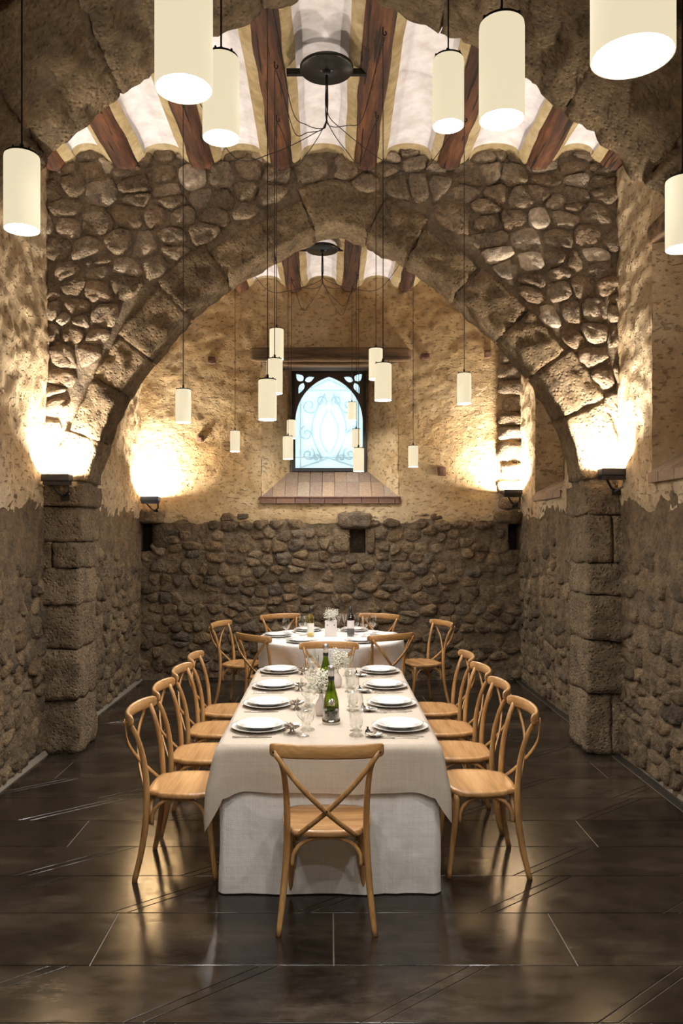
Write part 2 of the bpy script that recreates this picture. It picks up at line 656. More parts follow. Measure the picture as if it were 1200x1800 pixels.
def lines(a, b, step, extra=()):
    n = max(1, int(round((b - a) / step)))
    L = [a + (b - a) * i / n for i in range(n + 1)]
    for e in extra:
        if a < e < b:
            j = min(range(len(L)), key=lambda i: abs(L[i] - e))
            if 0 < j < len(L) - 1:
                L[j] = e
    return sorted(set(L))


def rock_block(corner, n, rnd, amp=0.012, round_=0.06, seed=0.0, freq=6.0):
    """rough block: corner(a, b, c) maps [-1,1]^3 into the place; surface pushed about by noise"""
    idx, V, F = {}, [], []

    def vid(a, b, c):
        key = (a, b, c)
        if key not in idx:
            q = [2 * a / n - 1, 2 * b / n - 1, 2 * c / n - 1]
            e = sorted(abs(x) for x in q)
            k = 1 - round_ * (e[1] ** 6) * (e[2] ** 6) - round_ * 0.6 * (e[0] ** 6)
            p = Vector(corner(*[x * (k if abs(x) > 0.99 else 1) for x in q]))
            ctr = Vector(corner(0, 0, 0))
            d = (p - ctr).normalized()
            f = fr(p.x * freq + seed, p.y * freq, p.z * freq, 4)
            p = p + d * (amp * f)
            idx[key] = len(V)
            V.append(tuple(p))
        return idx[key]

    for i in range(n):
        for j in range(n):
            F.append((vid(i, j, 0), vid(i, j + 1, 0), vid(i + 1, j + 1, 0), vid(i + 1, j, 0)))
            F.append((vid(i, j, n), vid(i + 1, j, n), vid(i + 1, j + 1, n), vid(i, j + 1, n)))
            F.append((vid(i, 0, j), vid(i + 1, 0, j), vid(i + 1, 0, j + 1), vid(i, 0, j + 1)))
            F.append((vid(i, n, j), vid(i, n, j + 1), vid(i + 1, n, j + 1), vid(i + 1, n, j)))
            F.append((vid(0, i, j), vid(0, i, j + 1), vid(0, i + 1, j + 1), vid(0, i + 1, j)))
            F.append((vid(n, i, j), vid(n, i + 1, j), vid(n, i + 1, j + 1), vid(n, i, j + 1)))
    return V, F


def boxmap(x0, x1, y0, y1, z0, z1):
    return lambda a, b, c: (x0 + (x1 - x0) * (a + 1) / 2, y0 + (y1 - y0) * (b + 1) / 2, z0 + (z1 - z0) * (c + 1) / 2)


# ------------------------------------------------------------------ the setting
XL, XR, YB = -2.33, 2.39, 9.8           # left wall, right wall, back wall
ZV = 4.86                               # spring of the little ceiling vaults
ZB = 4.76                               # underside of beams
YREAR = -3.0
MID0, MID1 = 6.50, 6.85                 # the arch across the room
NEAR0, NEAR1 = 2.95, 3.85               # the arch nearest the camera

# ---- floor: dark slabs in rows, slanting inlaid strips between them
floor = struct(obj('floor', box(XL - 0.3, XR + 0.3, YREAR, YB + 0.4, -0.12, -0.004), 'grout'), 'polished dark brown stone tile floor')


def slab(poly, z=0.0, g=0.0028):
    n = len(poly)
    cx = sum(p[0] for p in poly) / n
    cy = sum(p[1] for p in poly) / n

    def ins(d):
        out = []
        for i in range(n):
            a, b, c = poly[i - 1], poly[i], poly[(i + 1) % n]
            e1 = Vector((b[0] - a[0], b[1] - a[1])).normalized()
            e2 = Vector((c[0] - b[0], c[1] - b[1])).normalized()
            n1, n2 = Vector((-e1.y, e1.x)), Vector((-e2.y, e2.x))
            k = n1 + n2
            k = k / max(0.3, k.dot(n1))
            out.append((b[0] + k.x * d, b[1] + k.y * d))
        return out
    lo, hi = ins(g), ins(g + 0.0016)
    V = [(x, y, z - 0.006) for x, y in lo] + [(x, y, z - 0.0014) for x, y in lo] + [(x, y, z) for x, y in hi]
    F = []
    for r in range(2):
        for i in range(n):
            j = (i + 1) % n
            F.append((r * n + i, r * n + j, (r + 1) * n + j, (r + 1) * n + i))
    F.append(tuple(range(2 * n, 3 * n)))
    return V, F


def clip_x(poly, a, b):
    return clip_poly(clip_poly(poly, -1, 0, -a), 1, 0, b)


rows = [2.10, 2.52, 2.93, 3.32, 3.78, 4.19, 4.58, 5.0, 5.42, 5.86, 6.28, 6.70, 7.14, 7.56, 7.98, 8.42, 8.84, 9.28, 9.82]
FXR = 2.29                              # slabs stop at the drain on the right
for r in range(len(rows) - 1):
    y0, y1 = rows[r], rows[r + 1]
    if r % 3 == 0:                       # plain row
        off = 0.02 + (0.51 if r % 2 == 0 else 0.0)
        x = off - 4 * 1.018
        while x < FXR:
            p = clip_x([(x, y0), (x + 1.018, y0), (x + 1.018, y1), (x, y1)], XL + 0.02, FXR)
            if len(p) >= 3 and abs(p[0][0] - p[1][0]) > 0.03:
                centred('tile', slab(p), 'floor', floor)
            x += 1.018
    else:
        sl = 1.22 * (y1 - y0)
        off = -1.10 + R.uniform(-0.15, 0.15) + (0.43 if r % 3 == 2 else 0)
        x = off - 3 * 0.87
        while x < FXR + 0.2:
            w = 0.80
            for a, b in ((x, x + 0.075), (x + 0.075, x + 0.875)):
                p = clip_x([(a, y0), (b, y0), (b + sl, y1), (a + sl, y1)], XL + 0.02, FXR)
                if len(p) >= 3:
                    xs = [q[0] for q in p]
                    if max(xs) - min(xs) > 0.04:
                        centred('tile' if b - a > 0.2 else 'inlay_strip', slab(p), 'floor', floor)
            x += 0.875

# steel slot drain along the right wall
drain = thing('floor_drain', 'long slotted steel drain along the foot of the right wall', 'drain', (0, 0, 0))
obj('channel', box(2.295, 2.375, 2.2, 9.75, -0.0035, -0.002), 'hole', drain)
for k in range(6):
    x = 2.297 + k * 0.0146
    obj('bar', box(x, x + 0.005, 2.2, 9.75, -0.002, 0.001), 'steel', drain)
struct(obj('trim_1', sweep([(XL + 0.02, 2.2, 0.0), (XL + 0.02, 9.8, 0.0)], [(-0.03, -0.01), (0.03, -0.01), (0.0, 0.035), (-0.03, 0.035)], up=(0, 0, 1)), 'edge'), 'pale mortar fillet at the foot of the left wall')
struct(obj('trim_2', sweep([(2.40, 2.2, 0.0), (2.40, 9.8, 0.0)], [(-0.03, -0.01), (0.03, -0.01), (0.02, 0.03), (-0.02, 0.03)], up=(0, 0, 1)), 'edge'), 'pale mortar fillet at the foot of the right wall')

# ---- unseen outer shell, added so that daylight only comes in by the window
sh = []
sh.append(box(-3.0, -2.9, YREAR - 0.2, 10.7, -0.2, 5.4))
sh.append(box(2.95, 3.05, YREAR - 0.2, 10.7, -0.2, 5.4))
sh.append(box(-3.0, 3.05, YREAR - 0.2, YREAR - 0.1, -0.2, 5.4))
sh.append(box(-3.0, 3.05, YREAR - 0.2, 10.7, 5.3, 5.4))
sh.append(box(-3.0, 3.05, YREAR - 0.2, 10.7, -0.25, -0.15))
sh.append(box(-3.0, -0.55, 10.45, 10.55, -0.2, 5.4))
sh.append(box(0.56, 3.05, 10.45, 10.55, -0.2, 5.4))
sh.append(box(-0.55, 0.56, 10.45, 10.55, -0.2, 2.5))
sh.append(box(-0.55, 0.56, 10.45, 10.55, 3.99, 5.4))
struct(obj('wall_light_shell', join(*sh), 'mortar'), 'outer masonry of the building')

# ---- back wall
WX0, WX1, WZ0, WZ1 = -0.83, 0.85, 2.235, 3.92         # window opening in the wall face
HOLES = [(0.255, 0.45, 1.56, 1.86), (XL, -2.17, 1.58, 1.92), (2.20, 2.36, 1.60, 1.92)]  # putlog holes
xs = lines(XL - 0.05, XR + 0.05, 0.03, (WX0, WX1))
zs = lines(1.93, 5.0, 0.03, (WZ0, WZ1))
m_back = lambda u, v, d: (u, YB - d, v)
wall_back = struct(obj('wall_back', grid_wall(lines(XL - 0.05, XR + 0.05, 0.025, [h for H in HOLES for h in H[:2]]), lines(-0.02, 2.0, 0.025, [h for H in HOLES for h in H[2:]]), HOLES, lambda u, v, d: m_back(u, v, d + 0.012), 0.014, 4.0, amp2=0.016), 'mortar_side', smooth=True), 'back wall of rubble stone below ochre plaster')


def m_back_pl(u, v, d):
    lip = 0.018 * (1 if v > 2.0 else max(0.0, (v - 1.93) / 0.07))
    return (u, YB - 0.012 - lip - d, v - (0.04 * fr(u * 3, 1.0, 2.0, 3) if v < 2.0 else 0))


obj('plaster', grid_wall(xs, zs, [(WX0, WX1, WZ0, WZ1)], m_back_pl, 0.012, 9.0, amp2=0.007), 'plaster', wall_back, True)
rs = random.Random(11)
seeds = course_seeds(XL, XR, 0.0, 2.02, 0.095, 0.165, 0.12, 0.33, rs)


def in_hole(u, v, m=0.03):
    return any(h[0] - m < u < h[1] + m and h[2] - m < v < h[3] + m for h in HOLES)


cells = voronoi(seeds, (XL, XR, 0.02, 2.06), lambda u, v: not in_hole(u, v))
made = 0
for c in sorted(cells, key=lambda c: -abs(sum(c[i][0] * c[(i + 1) % len(c)][1] - c[(i + 1) % len(c)][0] * c[i][1] for i in range(len(c))))):
    cu = sum(p[0] for p in c) / len(c)
    cv = sum(p[1] for p in c) / len(c)
    if any(in_hole(p[0], p[1], -0.04) for p in c):
        continue
    vf = stone_mesh(c, rs.uniform(0.002, 0.012), rs.uniform(0.022, 0.06), rs, m_back)
    if vf and made < 300:
        centred('stone', vf, 'rubble', wall_back, True)
        made += 1
# recesses of the holes and the stone above each
for h in HOLES:
    x0, x1, z0, z1 = h
    vf = join(([(x0, YB, z0), (x1, YB, z0), (x1, YB + 0.35, z0), (x0, YB + 0.35, z0)], [(0, 1, 2, 3)]),
              ([(x0, YB, z1), (x1, YB, z1), (x1, YB + 0.35, z1), (x0, YB + 0.35, z1)], [(3, 2, 1, 0)]),
              ([(x0, YB, z0), (x0, YB, z1), (x0, YB + 0.35, z1), (x0, YB + 0.35, z0)], [(0, 1, 2, 3)]),
              ([(x1, YB, z0), (x1, YB, z1), (x1, YB + 0.35, z1), (x1, YB + 0.35, z0)], [(3, 2, 1, 0)]),
              ([(x0, YB + 0.35, z0), (x1, YB + 0.35, z0), (x1, YB + 0.35, z1), (x0, YB + 0.35, z1)], [(0, 1, 2, 3)]))
    obj('recess', vf, 'mortar_side', wall_back)
for x0, x1, z0, z1 in ((0.12, 0.52, 1.87, 2.06), (-2.33, -2.02, 1.93, 2.09), (2.02, 2.37, 1.93, 2.08)):
    centred('lintel_stone', rock_block(boxmap(x0, x1, YB - 0.11, YB + 0.1, z0, z1), 6, rs, 0.03, 0.12, x0, 9), 'rubble', wall_back, True)
for x0, x1, z0, z1 in ((0.05, 0.25, 1.58, 1.86), (-2.16, -1.95, 1.62, 1.92), (0.46, 0.56, 1.56, 1.86)):
    centred('jamb_stone', rock_block(boxmap(x0, x1, YB - 0.06, YB + 0.1, z0, z1), 5, rs, 0.02, 0.1, x0, 9), 'rubble', wall_back, True)
# exposed stones up the right-hand corner
z = 2.1
while z < 4.1:
    h = rs.uniform(0.16, 0.3)
    a = rs.uniform(2.06, 2.12)
    centred('corner_stone', rock_block(boxmap(a, XR + 0.03, YB - 0.085 - rs.uniform(0, 0.02), YB + 0.06, z, z + h - 0.02), 6, rs, 0.03, 0.12, z, 9), 'spandrel', wall_back, True)
    z += h
# little brick patches and plugs in the plaster
for x, z, w, h in ((-2.10, 3.95, 0.09, 0.06), (-1.44, 3.93, 0.10, 0.09), (1.18, 3.97, 0.11, 0.08), (1.95, 4.0, 0.09, 0.10), (-1.58, 2.96, 0.09, 0.08), (0.56, 3.99, 0.10, 0.07), (1.38, 2.56, 0.11, 0.12)):
    centred('brick', rock_block(boxmap(x - w / 2, x + w / 2, YB - 0.055, YB + 0.02, z - h / 2, z + h / 2), 3, rs, 0.012, 0.1, x, 12), 'brick', wall_back)

# ---- window 1: splayed reveals, tiled sill, iron frame with tracery, grille, frosted pane
WY = 10.25
FX0, FX1, FZ0, FZ1 = -0.478, 0.479, 2.598, 3.903
window_1 = struct(obj('window_1', grid_wall([0, 1], [0, 1], [(0, 1, 0, 1)], lambda u, v, d: (0, 0, 0), 0, 0), 'plaster') if False else bpy.data.objects.new('window_1', None), 'pointed gothic window with frosted glass in a splayed recess')
COL.objects.link(window_1)


def ruled(p00, p10, p11, p01, n, m, amp, seed, nrm):
    V, F = [], []
    p00, p10, p11, p01, nrm = map(Vector, (p00, p10, p11, p01, nrm))
    for j in range(m + 1):
        for i in range(n + 1):
            s, t = i / n, j / m
            p = p00 * (1 - s) * (1 - t) + p10 * s * (1 - t) + p11 * s * t + p01 * (1 - s) * t
            V.append(tuple(p + nrm * (amp * fr(p.x * 6 + seed, p.y * 6, p.z * 6, 3))))
    for j in range(m):
        for i in range(n):
            a = j * (n + 1) + i
            F.append((a, a + 1, a + n + 2, a + n + 1))
    return V, F


obj('reveal', ruled((WX0, YB - 0.03, WZ0), (FX0 - 0.01, WY, FZ0 - 0.02), (FX0 - 0.01, WY, FZ1 + 0.03), (WX0, YB - 0.03, WZ1), 16, 40, 0.012, 2, (1, 0, 0)), 'plaster', window_1, True)
obj('reveal', ruled((FX1 + 0.01, WY, FZ0 - 0.02), (WX1, YB - 0.03, WZ0), (WX1, YB - 0.03, WZ1), (FX1 + 0.01, WY, FZ1 + 0.03), 16, 40, 0.012, 5, (-1, 0, 0)), 'plaster', window_1, True)
obj('reveal', ruled((WX0, YB - 0.03, WZ1), (WX1, YB - 0.03, WZ1), (FX1 + 0.01, WY, FZ1), (FX0 - 0.01, WY, FZ1), 30, 10, 0.006, 5, (0, 0, -1)), 'plaster', window_1, True)
obj('outer_reveal', join(box(-0.62, FX0 + 0.005, WY + 0.0, 10.5, 2.4, 4.1), box(FX1 - 0.005, 0.62, WY, 10.5, 2.4, 4.1), box(-0.62, 0.62, WY, 10.5, 2.3, FZ0 + 0.005), box(-0.62, 0.62, WY, 10.5, FZ1 - 0.005, 4.1)), 'plaster', window_1)
# sill: bed and tiles
SY0, SY1, SZ0, SZ1 = YB - 0.035, WY - 0.005, 2.245, 2.60
obj('sill_bed', ([(WX0 - 0.01, SY0, SZ0 - 0.01), (WX1 + 0.01, SY0, SZ0 - 0.01), (FX1 + 0.02, SY1 + 0.02, SZ1 - 0.005), (FX0 - 0.02, SY1 + 0.02, SZ1 - 0.005)], [(0, 1, 2, 3)]), 'edge', window_1)
trap = [(WX0 - 0.01, 0.0), (WX1 + 0.01, 0.0), (FX1 + 0.01, 1.0), (FX0 - 0.01, 1.0)]
for i in range(12):
    for j in range(2):
        a = -0.83 + i * 0.153 - 0.02
        p = [(a, j * 0.56), (a + 0.153, j * 0.56), (a + 0.153, min(1, (j + 1) * 0.56)), (a, min(1, (j + 1) * 0.56))]
        for k in range(4):
            A, B = trap[k], trap[(k + 1) % 4]
            nx, ny = (B[1] - A[1]), -(B[0] - A[0])
            p = clip_poly(p, nx, ny, nx * A[0] + ny * A[1])
            if len(p) < 3:
                break
        if len(p) < 3:
            continue
        cx = sum(q[0] for q in p) / len(p)
        cy = sum(q[1] for q in p) / len(p)
        top = [(cx + (x - cx) * 0.96, SY0 + (SY1 - SY0) * (cy + (y - cy) * 0.975), SZ0 + (SZ1 - SZ0) * (cy + (y - cy) * 0.975) + 0.008) for x, y in p]
        bot = [(x, y, z - 0.02) for x, y, z in top]
        n = len(p)
        centred('tile', (bot + top, [tuple(range(n, 2 * n))] + [(q, (q + 1) % n, n + (q + 1) % n, n + q) for q in range(n)]), 'terracotta', window_1)
x = WX0 - 0.01
k = 0
while x < WX1 - 0.03:
    w = min(R.uniform(0.17, 0.24), WX1 + 0.015 - x)
    centred('brick', box(x, x + w - 0.006, YB - 0.075, YB + 0.03, 2.168, 2.238, 0.004), 'brick', window_1)
    x += w
centred('sill_nosing', box(WX0 - 0.02, WX1 + 0.02, YB - 0.085, YB + 0.02, 2.239, 2.255, 0.003), 'brick', window_1)


def curve_plate(name, loops, y0, y1, mat, parent):
    cu = bpy.data.curves.new(name, 'CURVE')
    cu.dimensions = '2D'
    cu.fill_mode = 'BOTH'
    cu.extrude = (y1 - y0) / 2
    for L in loops:
        sp = cu.splines.new('POLY')
        sp.points.add(len(L) - 1)
        for i, (a, b) in enumerate(L):
            sp.points[i].co = (a, b, 0, 1)
        sp.use_cyclic_u = True
    tmp = bpy.data.objects.new('tmp', cu)
    COL.objects.link(tmp)
    dg = bpy.context.evaluated_depsgraph_get()
    me = bpy.data.meshes.new_from_object(tmp.evaluated_get(dg))
    bpy.data.objects.remove(tmp)
    bpy.data.curves.remove(cu)
    me.transform(Matrix(((1, 0, 0, 0), (0, 0, 1, (y0 + y1) / 2), (0, 1, 0, 0), (0, 0, 0, 1))))
    me.materials.clear()
    me.materials.append(M[mat])
    me.name = name
    return link(name, me, parent)


# frame bars
b = 0.042
obj('window_frame', join(box(FX0, FX0 + b, WY - 0.05, WY + 0.03, FZ0, FZ1), box(FX1 - b, FX1, WY - 0.05, WY + 0.03, FZ0, FZ1), box(FX0 + b, FX1 - b, WY - 0.05, WY + 0.03, FZ0, FZ0 + b), box(FX0 + b, FX1 - b, WY - 0.05, WY + 0.03, FZ1 - b, FZ1)), 'iron', window_1)
# tracery plate with pointed opening and three leaf-shaped holes in each corner
cxw = (FX0 + FX1) / 2
hw, zs_, za = 0.432, FZ0 + b + 0.60, FZ0 + b + 1.175
rad = (hw * hw + (za - zs_) ** 2) / (2 * hw)
arc = []
for i in range(15):
    z = zs_ + (za - zs_) * (1 - (1 - i / 14) ** 1.6)
    xx = hw - rad + math.sqrt(max(0, rad * rad - (z - zs_) ** 2))
    arc.append((xx, z))
opening = [(cxw - hw, FZ0 + b), (cxw + hw, FZ0 + b)] + [(cxw + x, z) for x, z in arc] + [(cxw - x, z) for x, z in arc[::-1][1:]]
outer = [(FX0 + b * 0.5, FZ0 + b * 0.5), (FX1 - b * 0.5, FZ0 + b * 0.5), (FX1 - b * 0.5, FZ1 - b * 0.5), (FX0 + b * 0.5, FZ1 - b * 0.5)]
loops = [outer, opening]


def leaf(cx, cz, ang, L, W, n=7):
    pts = []
    for i in range(n + 1):
        t = i / n
        pts.append((t * L, W * math.sin(PI * t ** 0.75)))
    for i in range(1, n):
        t = 1 - i / n
        pts.append((t * L, -W * math.sin(PI * t ** 0.75)))
    ca, sa = math.cos(ang), math.sin(ang)
    return [(cx + x * ca - z * sa, cz + x * sa + z * ca) for x, z in pts]


for s in (-1, 1):
    cx0, cz0 = cxw + s * 0.322, FZ1 - 0.152
    for ang, L, W in ((2.36, 0.125, 0.045), (0.42, 0.13, 0.036), (-1.98, 0.155, 0.036)):
        a = ang if s < 0 else PI - ang
        ca = (cx0 + 0.016 * math.cos(a), cz0 + 0.016 * math.sin(a))
        loops.append(leaf(ca[0], ca[1], a, L, W))
curve_plate('tracery', loops, WY - 0.03, WY + 0.0, 'window_iron', window_1)
obj('pane', box(FX0 + 0.02, FX1 - 0.02, WY + 0.006, WY + 0.010, FZ0 + 0.02, FZ1 - 0.02), 'pane', window_1)


# wrought iron scroll grille outside the pane
def spiral(cx, cz, r0, turns, a0, sgn):
    return [(cx + r0 * (1 - 0.85 * t) * math.cos(a0 + sgn * t * turns * 2 * PI), WY + 0.09, cz + r0 * (1 - 0.85 * t) * math.sin(a0 + sgn * t * turns * 2 * PI)) for t in [i / 22 for i in range(23)]]


gr = []
rr = 0.011
for s in (-1, 1):
    for cx, cz, r0, a0, sg in ((0.25, 3.46, 0.115, 2.8, 1), (0.29, 3.10, 0.10, 1.4, -1), (0.27, 2.83, 0.09, 2.0, 1), (0.10, 3.52, 0.075, 4.0, -1), (0.16, 2.78, 0.06, 5.0, -1)):
        pts = spiral(s * cx, cz, r0, 1.35, a0 if s > 0 else PI - a0, sg * s)
        gr.append(sweep(pts, circ(rr, 5)))
    gr.append(sweep(catmull([(s * 0.05, WY + 0.09, 3.62), (s * 0.2, WY + 0.09, 3.3), (s * 0.21, WY + 0.09, 3.05), (s * 0.08, WY + 0.09, 2.75)], 6), circ(rr, 5)))
    gr.append(sweep(catmull([(s * 0.02, WY + 0.09, 3.4), (s * 0.11, WY + 0.09, 3.2), (s * 0.1, WY + 0.09, 3.0), (s * 0.02, WY + 0.09, 2.85)], 6), circ(rr, 5)))
    gr.append(sweep([(s * 0.37, WY + 0.09, 2.62), (s * 0.37, WY + 0.09, 3.65)], circ(rr, 5)))
    gr.append(sweep([(s * 0.37, WY + 0.09, 2.66), (0, WY + 0.09, 2.78)], circ(rr, 5)))
    gr.append(sweep([(s * 0.3, WY + 0.09, 3.66), (0, WY + 0.09, 3.80)], circ(rr, 5)))
for zz in (2.79, 3.66):
    gr.append(sweep([(-0.46, WY + 0.09, zz), (0.46, WY + 0.09, zz)], circ(0.009, 5)))
obj('scroll_grille', join(*gr), 'iron', window_1, True)

lint = tag(link('wooden_lintel', new_mesh('wooden_lintel', *rock_block(boxmap(-1.0, 1.0, -0.10, 0.12, -0.085, 0.085), 12, R, 0.018, 0.05, 3.0, 3.5), 'lintel', True), None, (0.015, YB, 3.99)), 'long weathered timber lintel above the gothic window', 'lintel')
sl = obj('wooden_packing', rock_block(boxmap(-0.62, 0.5, -0.05, 0.3, -0.13, -0.075), 8, R, 0.008, 0.05, 6.0, 4), 'lintel', lint, True)

# ---- side walls
NICHES = [(4.55, 5.77, 2.25, 3.92), (7.95, 9.04, 2.25, 3.92)]
m_left = lambda u, v, d: (XL + d, u, v)
m_right = lambda u, v, d: (XR - d - 0.02 * max(0, (u - 6) / 3.8), u, v)
side = {}
for nm, mp, flip, holes, seed in (('wall_left', m_left, False, [], 21), ('wall_right', m_right, True, NICHES, 33)):
    us = lines(4.0, YB + 0.05, 0.03)
    w = struct(obj(nm, grid_wall(us, lines(-0.02, 2.1, 0.03), [], lambda u, v, d, mp=mp: mp(u, v, d + 0.017), 0.016, seed, flip, 0.016), 'mortar_side', smooth=True), 'left side wall, rubble below and plaster above' if nm == 'wall_left' else 'right side wall with two window niches, rubble below and plaster above')
    side[nm] = w
    ext = [h for H in holes for h in H[:2]]
    us = lines(4.0, YB + 0.05, 0.03, ext)
    vs = lines(1.98, 5.0, 0.03, [2.25, 3.92])

    def mp_pl(u, v, d, mp=mp):
        lip = 0.02 * (1 if v > 2.08 else max(0.0, (v - 1.98) / 0.1))
        return mp(u, v - (0.07 * fr(u * 2.5, 3.0, 2.0, 3) if v < 2.1 else 0), d + 0.012 + lip)

    obj('plaster', grid_wall(us, vs, holes, mp_pl, 0.025, seed + 5, flip, 0.014), 'plaster_side', w, True)
    # the bay behind the camera, smooth plaster
    obj('plaster', grid_wall(lines(YREAR, 4.02, 0.25), lines(-0.02, 5.0, 0.25), [], mp, 0.02, seed + 9, flip), 'plaster_side', w, True)
    rs = random.Random(seed)
    seeds = course_seeds(4.3, YB, 0.0, 2.1, 0.12, 0.20, 0.13, 0.34, rs)
    cells = voronoi(seeds, (4.3, YB, 0.02, 2.12), lambda u, v: not (MID0 + 0.05 < u < MID1 + 0.06))
    made = 0
    for c in cells:
        vf = stone_mesh(c, rs.uniform(0.003, 0.012), rs.uniform(0.018, 0.048), rs, mp, flip)
        if vf and made < 300:
            centred('stone', vf, 'rubble_grey', w, True)
            made += 1

# niches in the right wall
for k, (y0, y1, z0, z1) in enumerate(NICHES):
    wn = bpy.data.objects.new('window_%d' % (k + 2), None)
    COL.objects.link(wn)
    struct(wn, ('plastered window niche with tiled sill in the nearer right wall', 'plastered window niche with tiled sill in the farther right wall')[k])
    X0, X1 = XR - 0.05, XR + 0.42
    ya, yb = y0 + 0.22, y1 - 0.22
    zc = z0 + 0.30
    obj('reveal', ruled((X0, y1, z0), (X1, yb, zc), (X1, yb, z1), (X0, y1, z1), 10, 40, 0.015, 1 + k, (0, -1, 0)), 'plaster_side', wn, True)
    obj('reveal', ruled((X0, y0, z0), (X1, ya, zc), (X1, ya, z1), (X0, y0, z1), 10, 40, 0.015, 3 + k, (0, 1, 0)), 'plaster_side', wn, True)
    obj('niche_back', ruled((X1, ya, zc), (X1, yb, zc), (X1, yb, z1), (X1, ya, z1), 16, 40, 0.012, 7 + k, (-1, 0, 0)), 'plaster_side', wn, True)
    obj('soffit', ruled((X0, y0, z1), (X0, y1, z1), (X1, yb, z1), (X1, ya, z1), 8, 8, 0.006, 9 + k, (0, 0, -1)), 'lintel', wn, True)
    nt = 7
    for i in range(nt):
        for j in range(2):
            def P(s, t):
                a = Vector((X0 - 0.02, y0, z0)).lerp(Vector((X0 - 0.02, y1, z0)), s)
                c = Vector((X1, ya, zc)).lerp(Vector((X1, yb, zc)), s)
                return a.lerp(c, t)
            e = 0.02
            q = [P(i / nt + e / nt, j / 2 + e), P((i + 1 - e) / nt, j / 2 + e), P((i + 1 - e) / nt, (j + 1) / 2 - e), P(i / nt + e / nt, (j + 1) / 2 - e)]
            centred('tile', ([tuple(v) for v in q] + [(v.x, v.y, v.z - 0.02) for v in q], [(3, 2, 1, 0), (0, 1, 5, 4), (1, 2, 6, 5), (2, 3, 7, 6), (3, 0, 4, 7)]), 'terracotta', wn)
    y = y0
    while y < y1 - 0.02:
        wd = min(0.26, y1 - y)
        centred('brick', box(X0 - 0.035, X0 + 0.06, y, y + wd - 0.008, z0 - 0.085, z0 - 0.012, 0.004), 'terracotta', wn)
        y += wd
    centred('lintel_board', rock_block(boxmap(X0 - 0.01, X0 + 0.12, y0 - 0.12, y1 + 0.12, z1 - 0.02, z1 + 0.13), 6, R, 0.012, 0.05, k, 5), 'lintel', wn, True)

wall_rear = struct(obj('wall_rear', box(XL - 0.1, XR + 0.1, YREAR - 0.08, YREAR, 0, 5.1), 'plaster_side'), 'plain plastered wall behind the camera')

# ---- arches
A_MID = [(-2.03, 0.0), (-2.035, 0.7), (-2.03, 1.3), (-2.02, 1.75), (-1.985, 2.1), (-1.91, 2.42), (-1.72, 2.9), (-1.52, 3.21), (-1.2, 3.585), (-0.83, 3.89), (-0.38, 4.155), (0.04, 4.335),
         (0.46, 4.165), (0.83, 3.96), (1.14, 3.69), (1.46, 3.385), (1.74, 3.05), (1.93, 2.73), (2.03, 2.42), (2.08, 2.05), (2.10, 1.7), (2.10, 1.2), (2.10, 0.6), (2.10, 0.0)]
hn = [(2.08, 0.0), (2.08, 0.8), (2.08, 1.6), (2.06, 2.1), (1.98, 2.58), (1.80, 3.05), (1.57, 3.415), (1.297, 3.676), (0.95, 3.945), (0.54, 4.20)]
A_NEAR = [(0.025 - x, z) for x, z in hn] + [(0.02, 4.41)] + [(0.025 + x, z) for x, z in hn[::-1]]


class Arch:
    def __init__(self, pts):
        P = catmull([(x, 0, z) for x, z in pts], 8)
        self.P = [(p.x, p.z) for p in P]
        self.L = [0.0]
        for a, b in zip(self.P, self.P[1:]):
            self.L.append(self.L[-1] + math.hypot(b[0] - a[0], b[1] - a[1]))

    def at(self, s):
        s = max(0.0, min(self.L[-1] - 1e-6, s))
        i = 0
        lo, hi = 0, len(self.L) - 1
        while hi - lo > 1:
            m = (lo + hi) // 2
            if self.L[m] <= s:
                lo = m
            else:
                hi = m
        i = lo
        t = (s - self.L[i]) / max(1e-9, self.L[i + 1] - self.L[i])
        a, b = self.P[i], self.P[i + 1]
        return (a[0] + (b[0] - a[0]) * t, a[1] + (b[1] - a[1]) * t)

    def nrm(self, s):
        a, b = self.at(s - 0.06), self.at(s + 0.06)
        d = Vector((b[0] - a[0], b[1] - a[1])).normalized()
        return (-d.y, d.x)

    def s_at_z(self, z, right=False):
        idx = range(len(self.P))
        if right:
            for i in reversed(idx):
                if self.P[i][1] >= z:
                    return self.L[i]
        for i in idx:
            if self.P[i][1] >= z:
                return self.L[i]


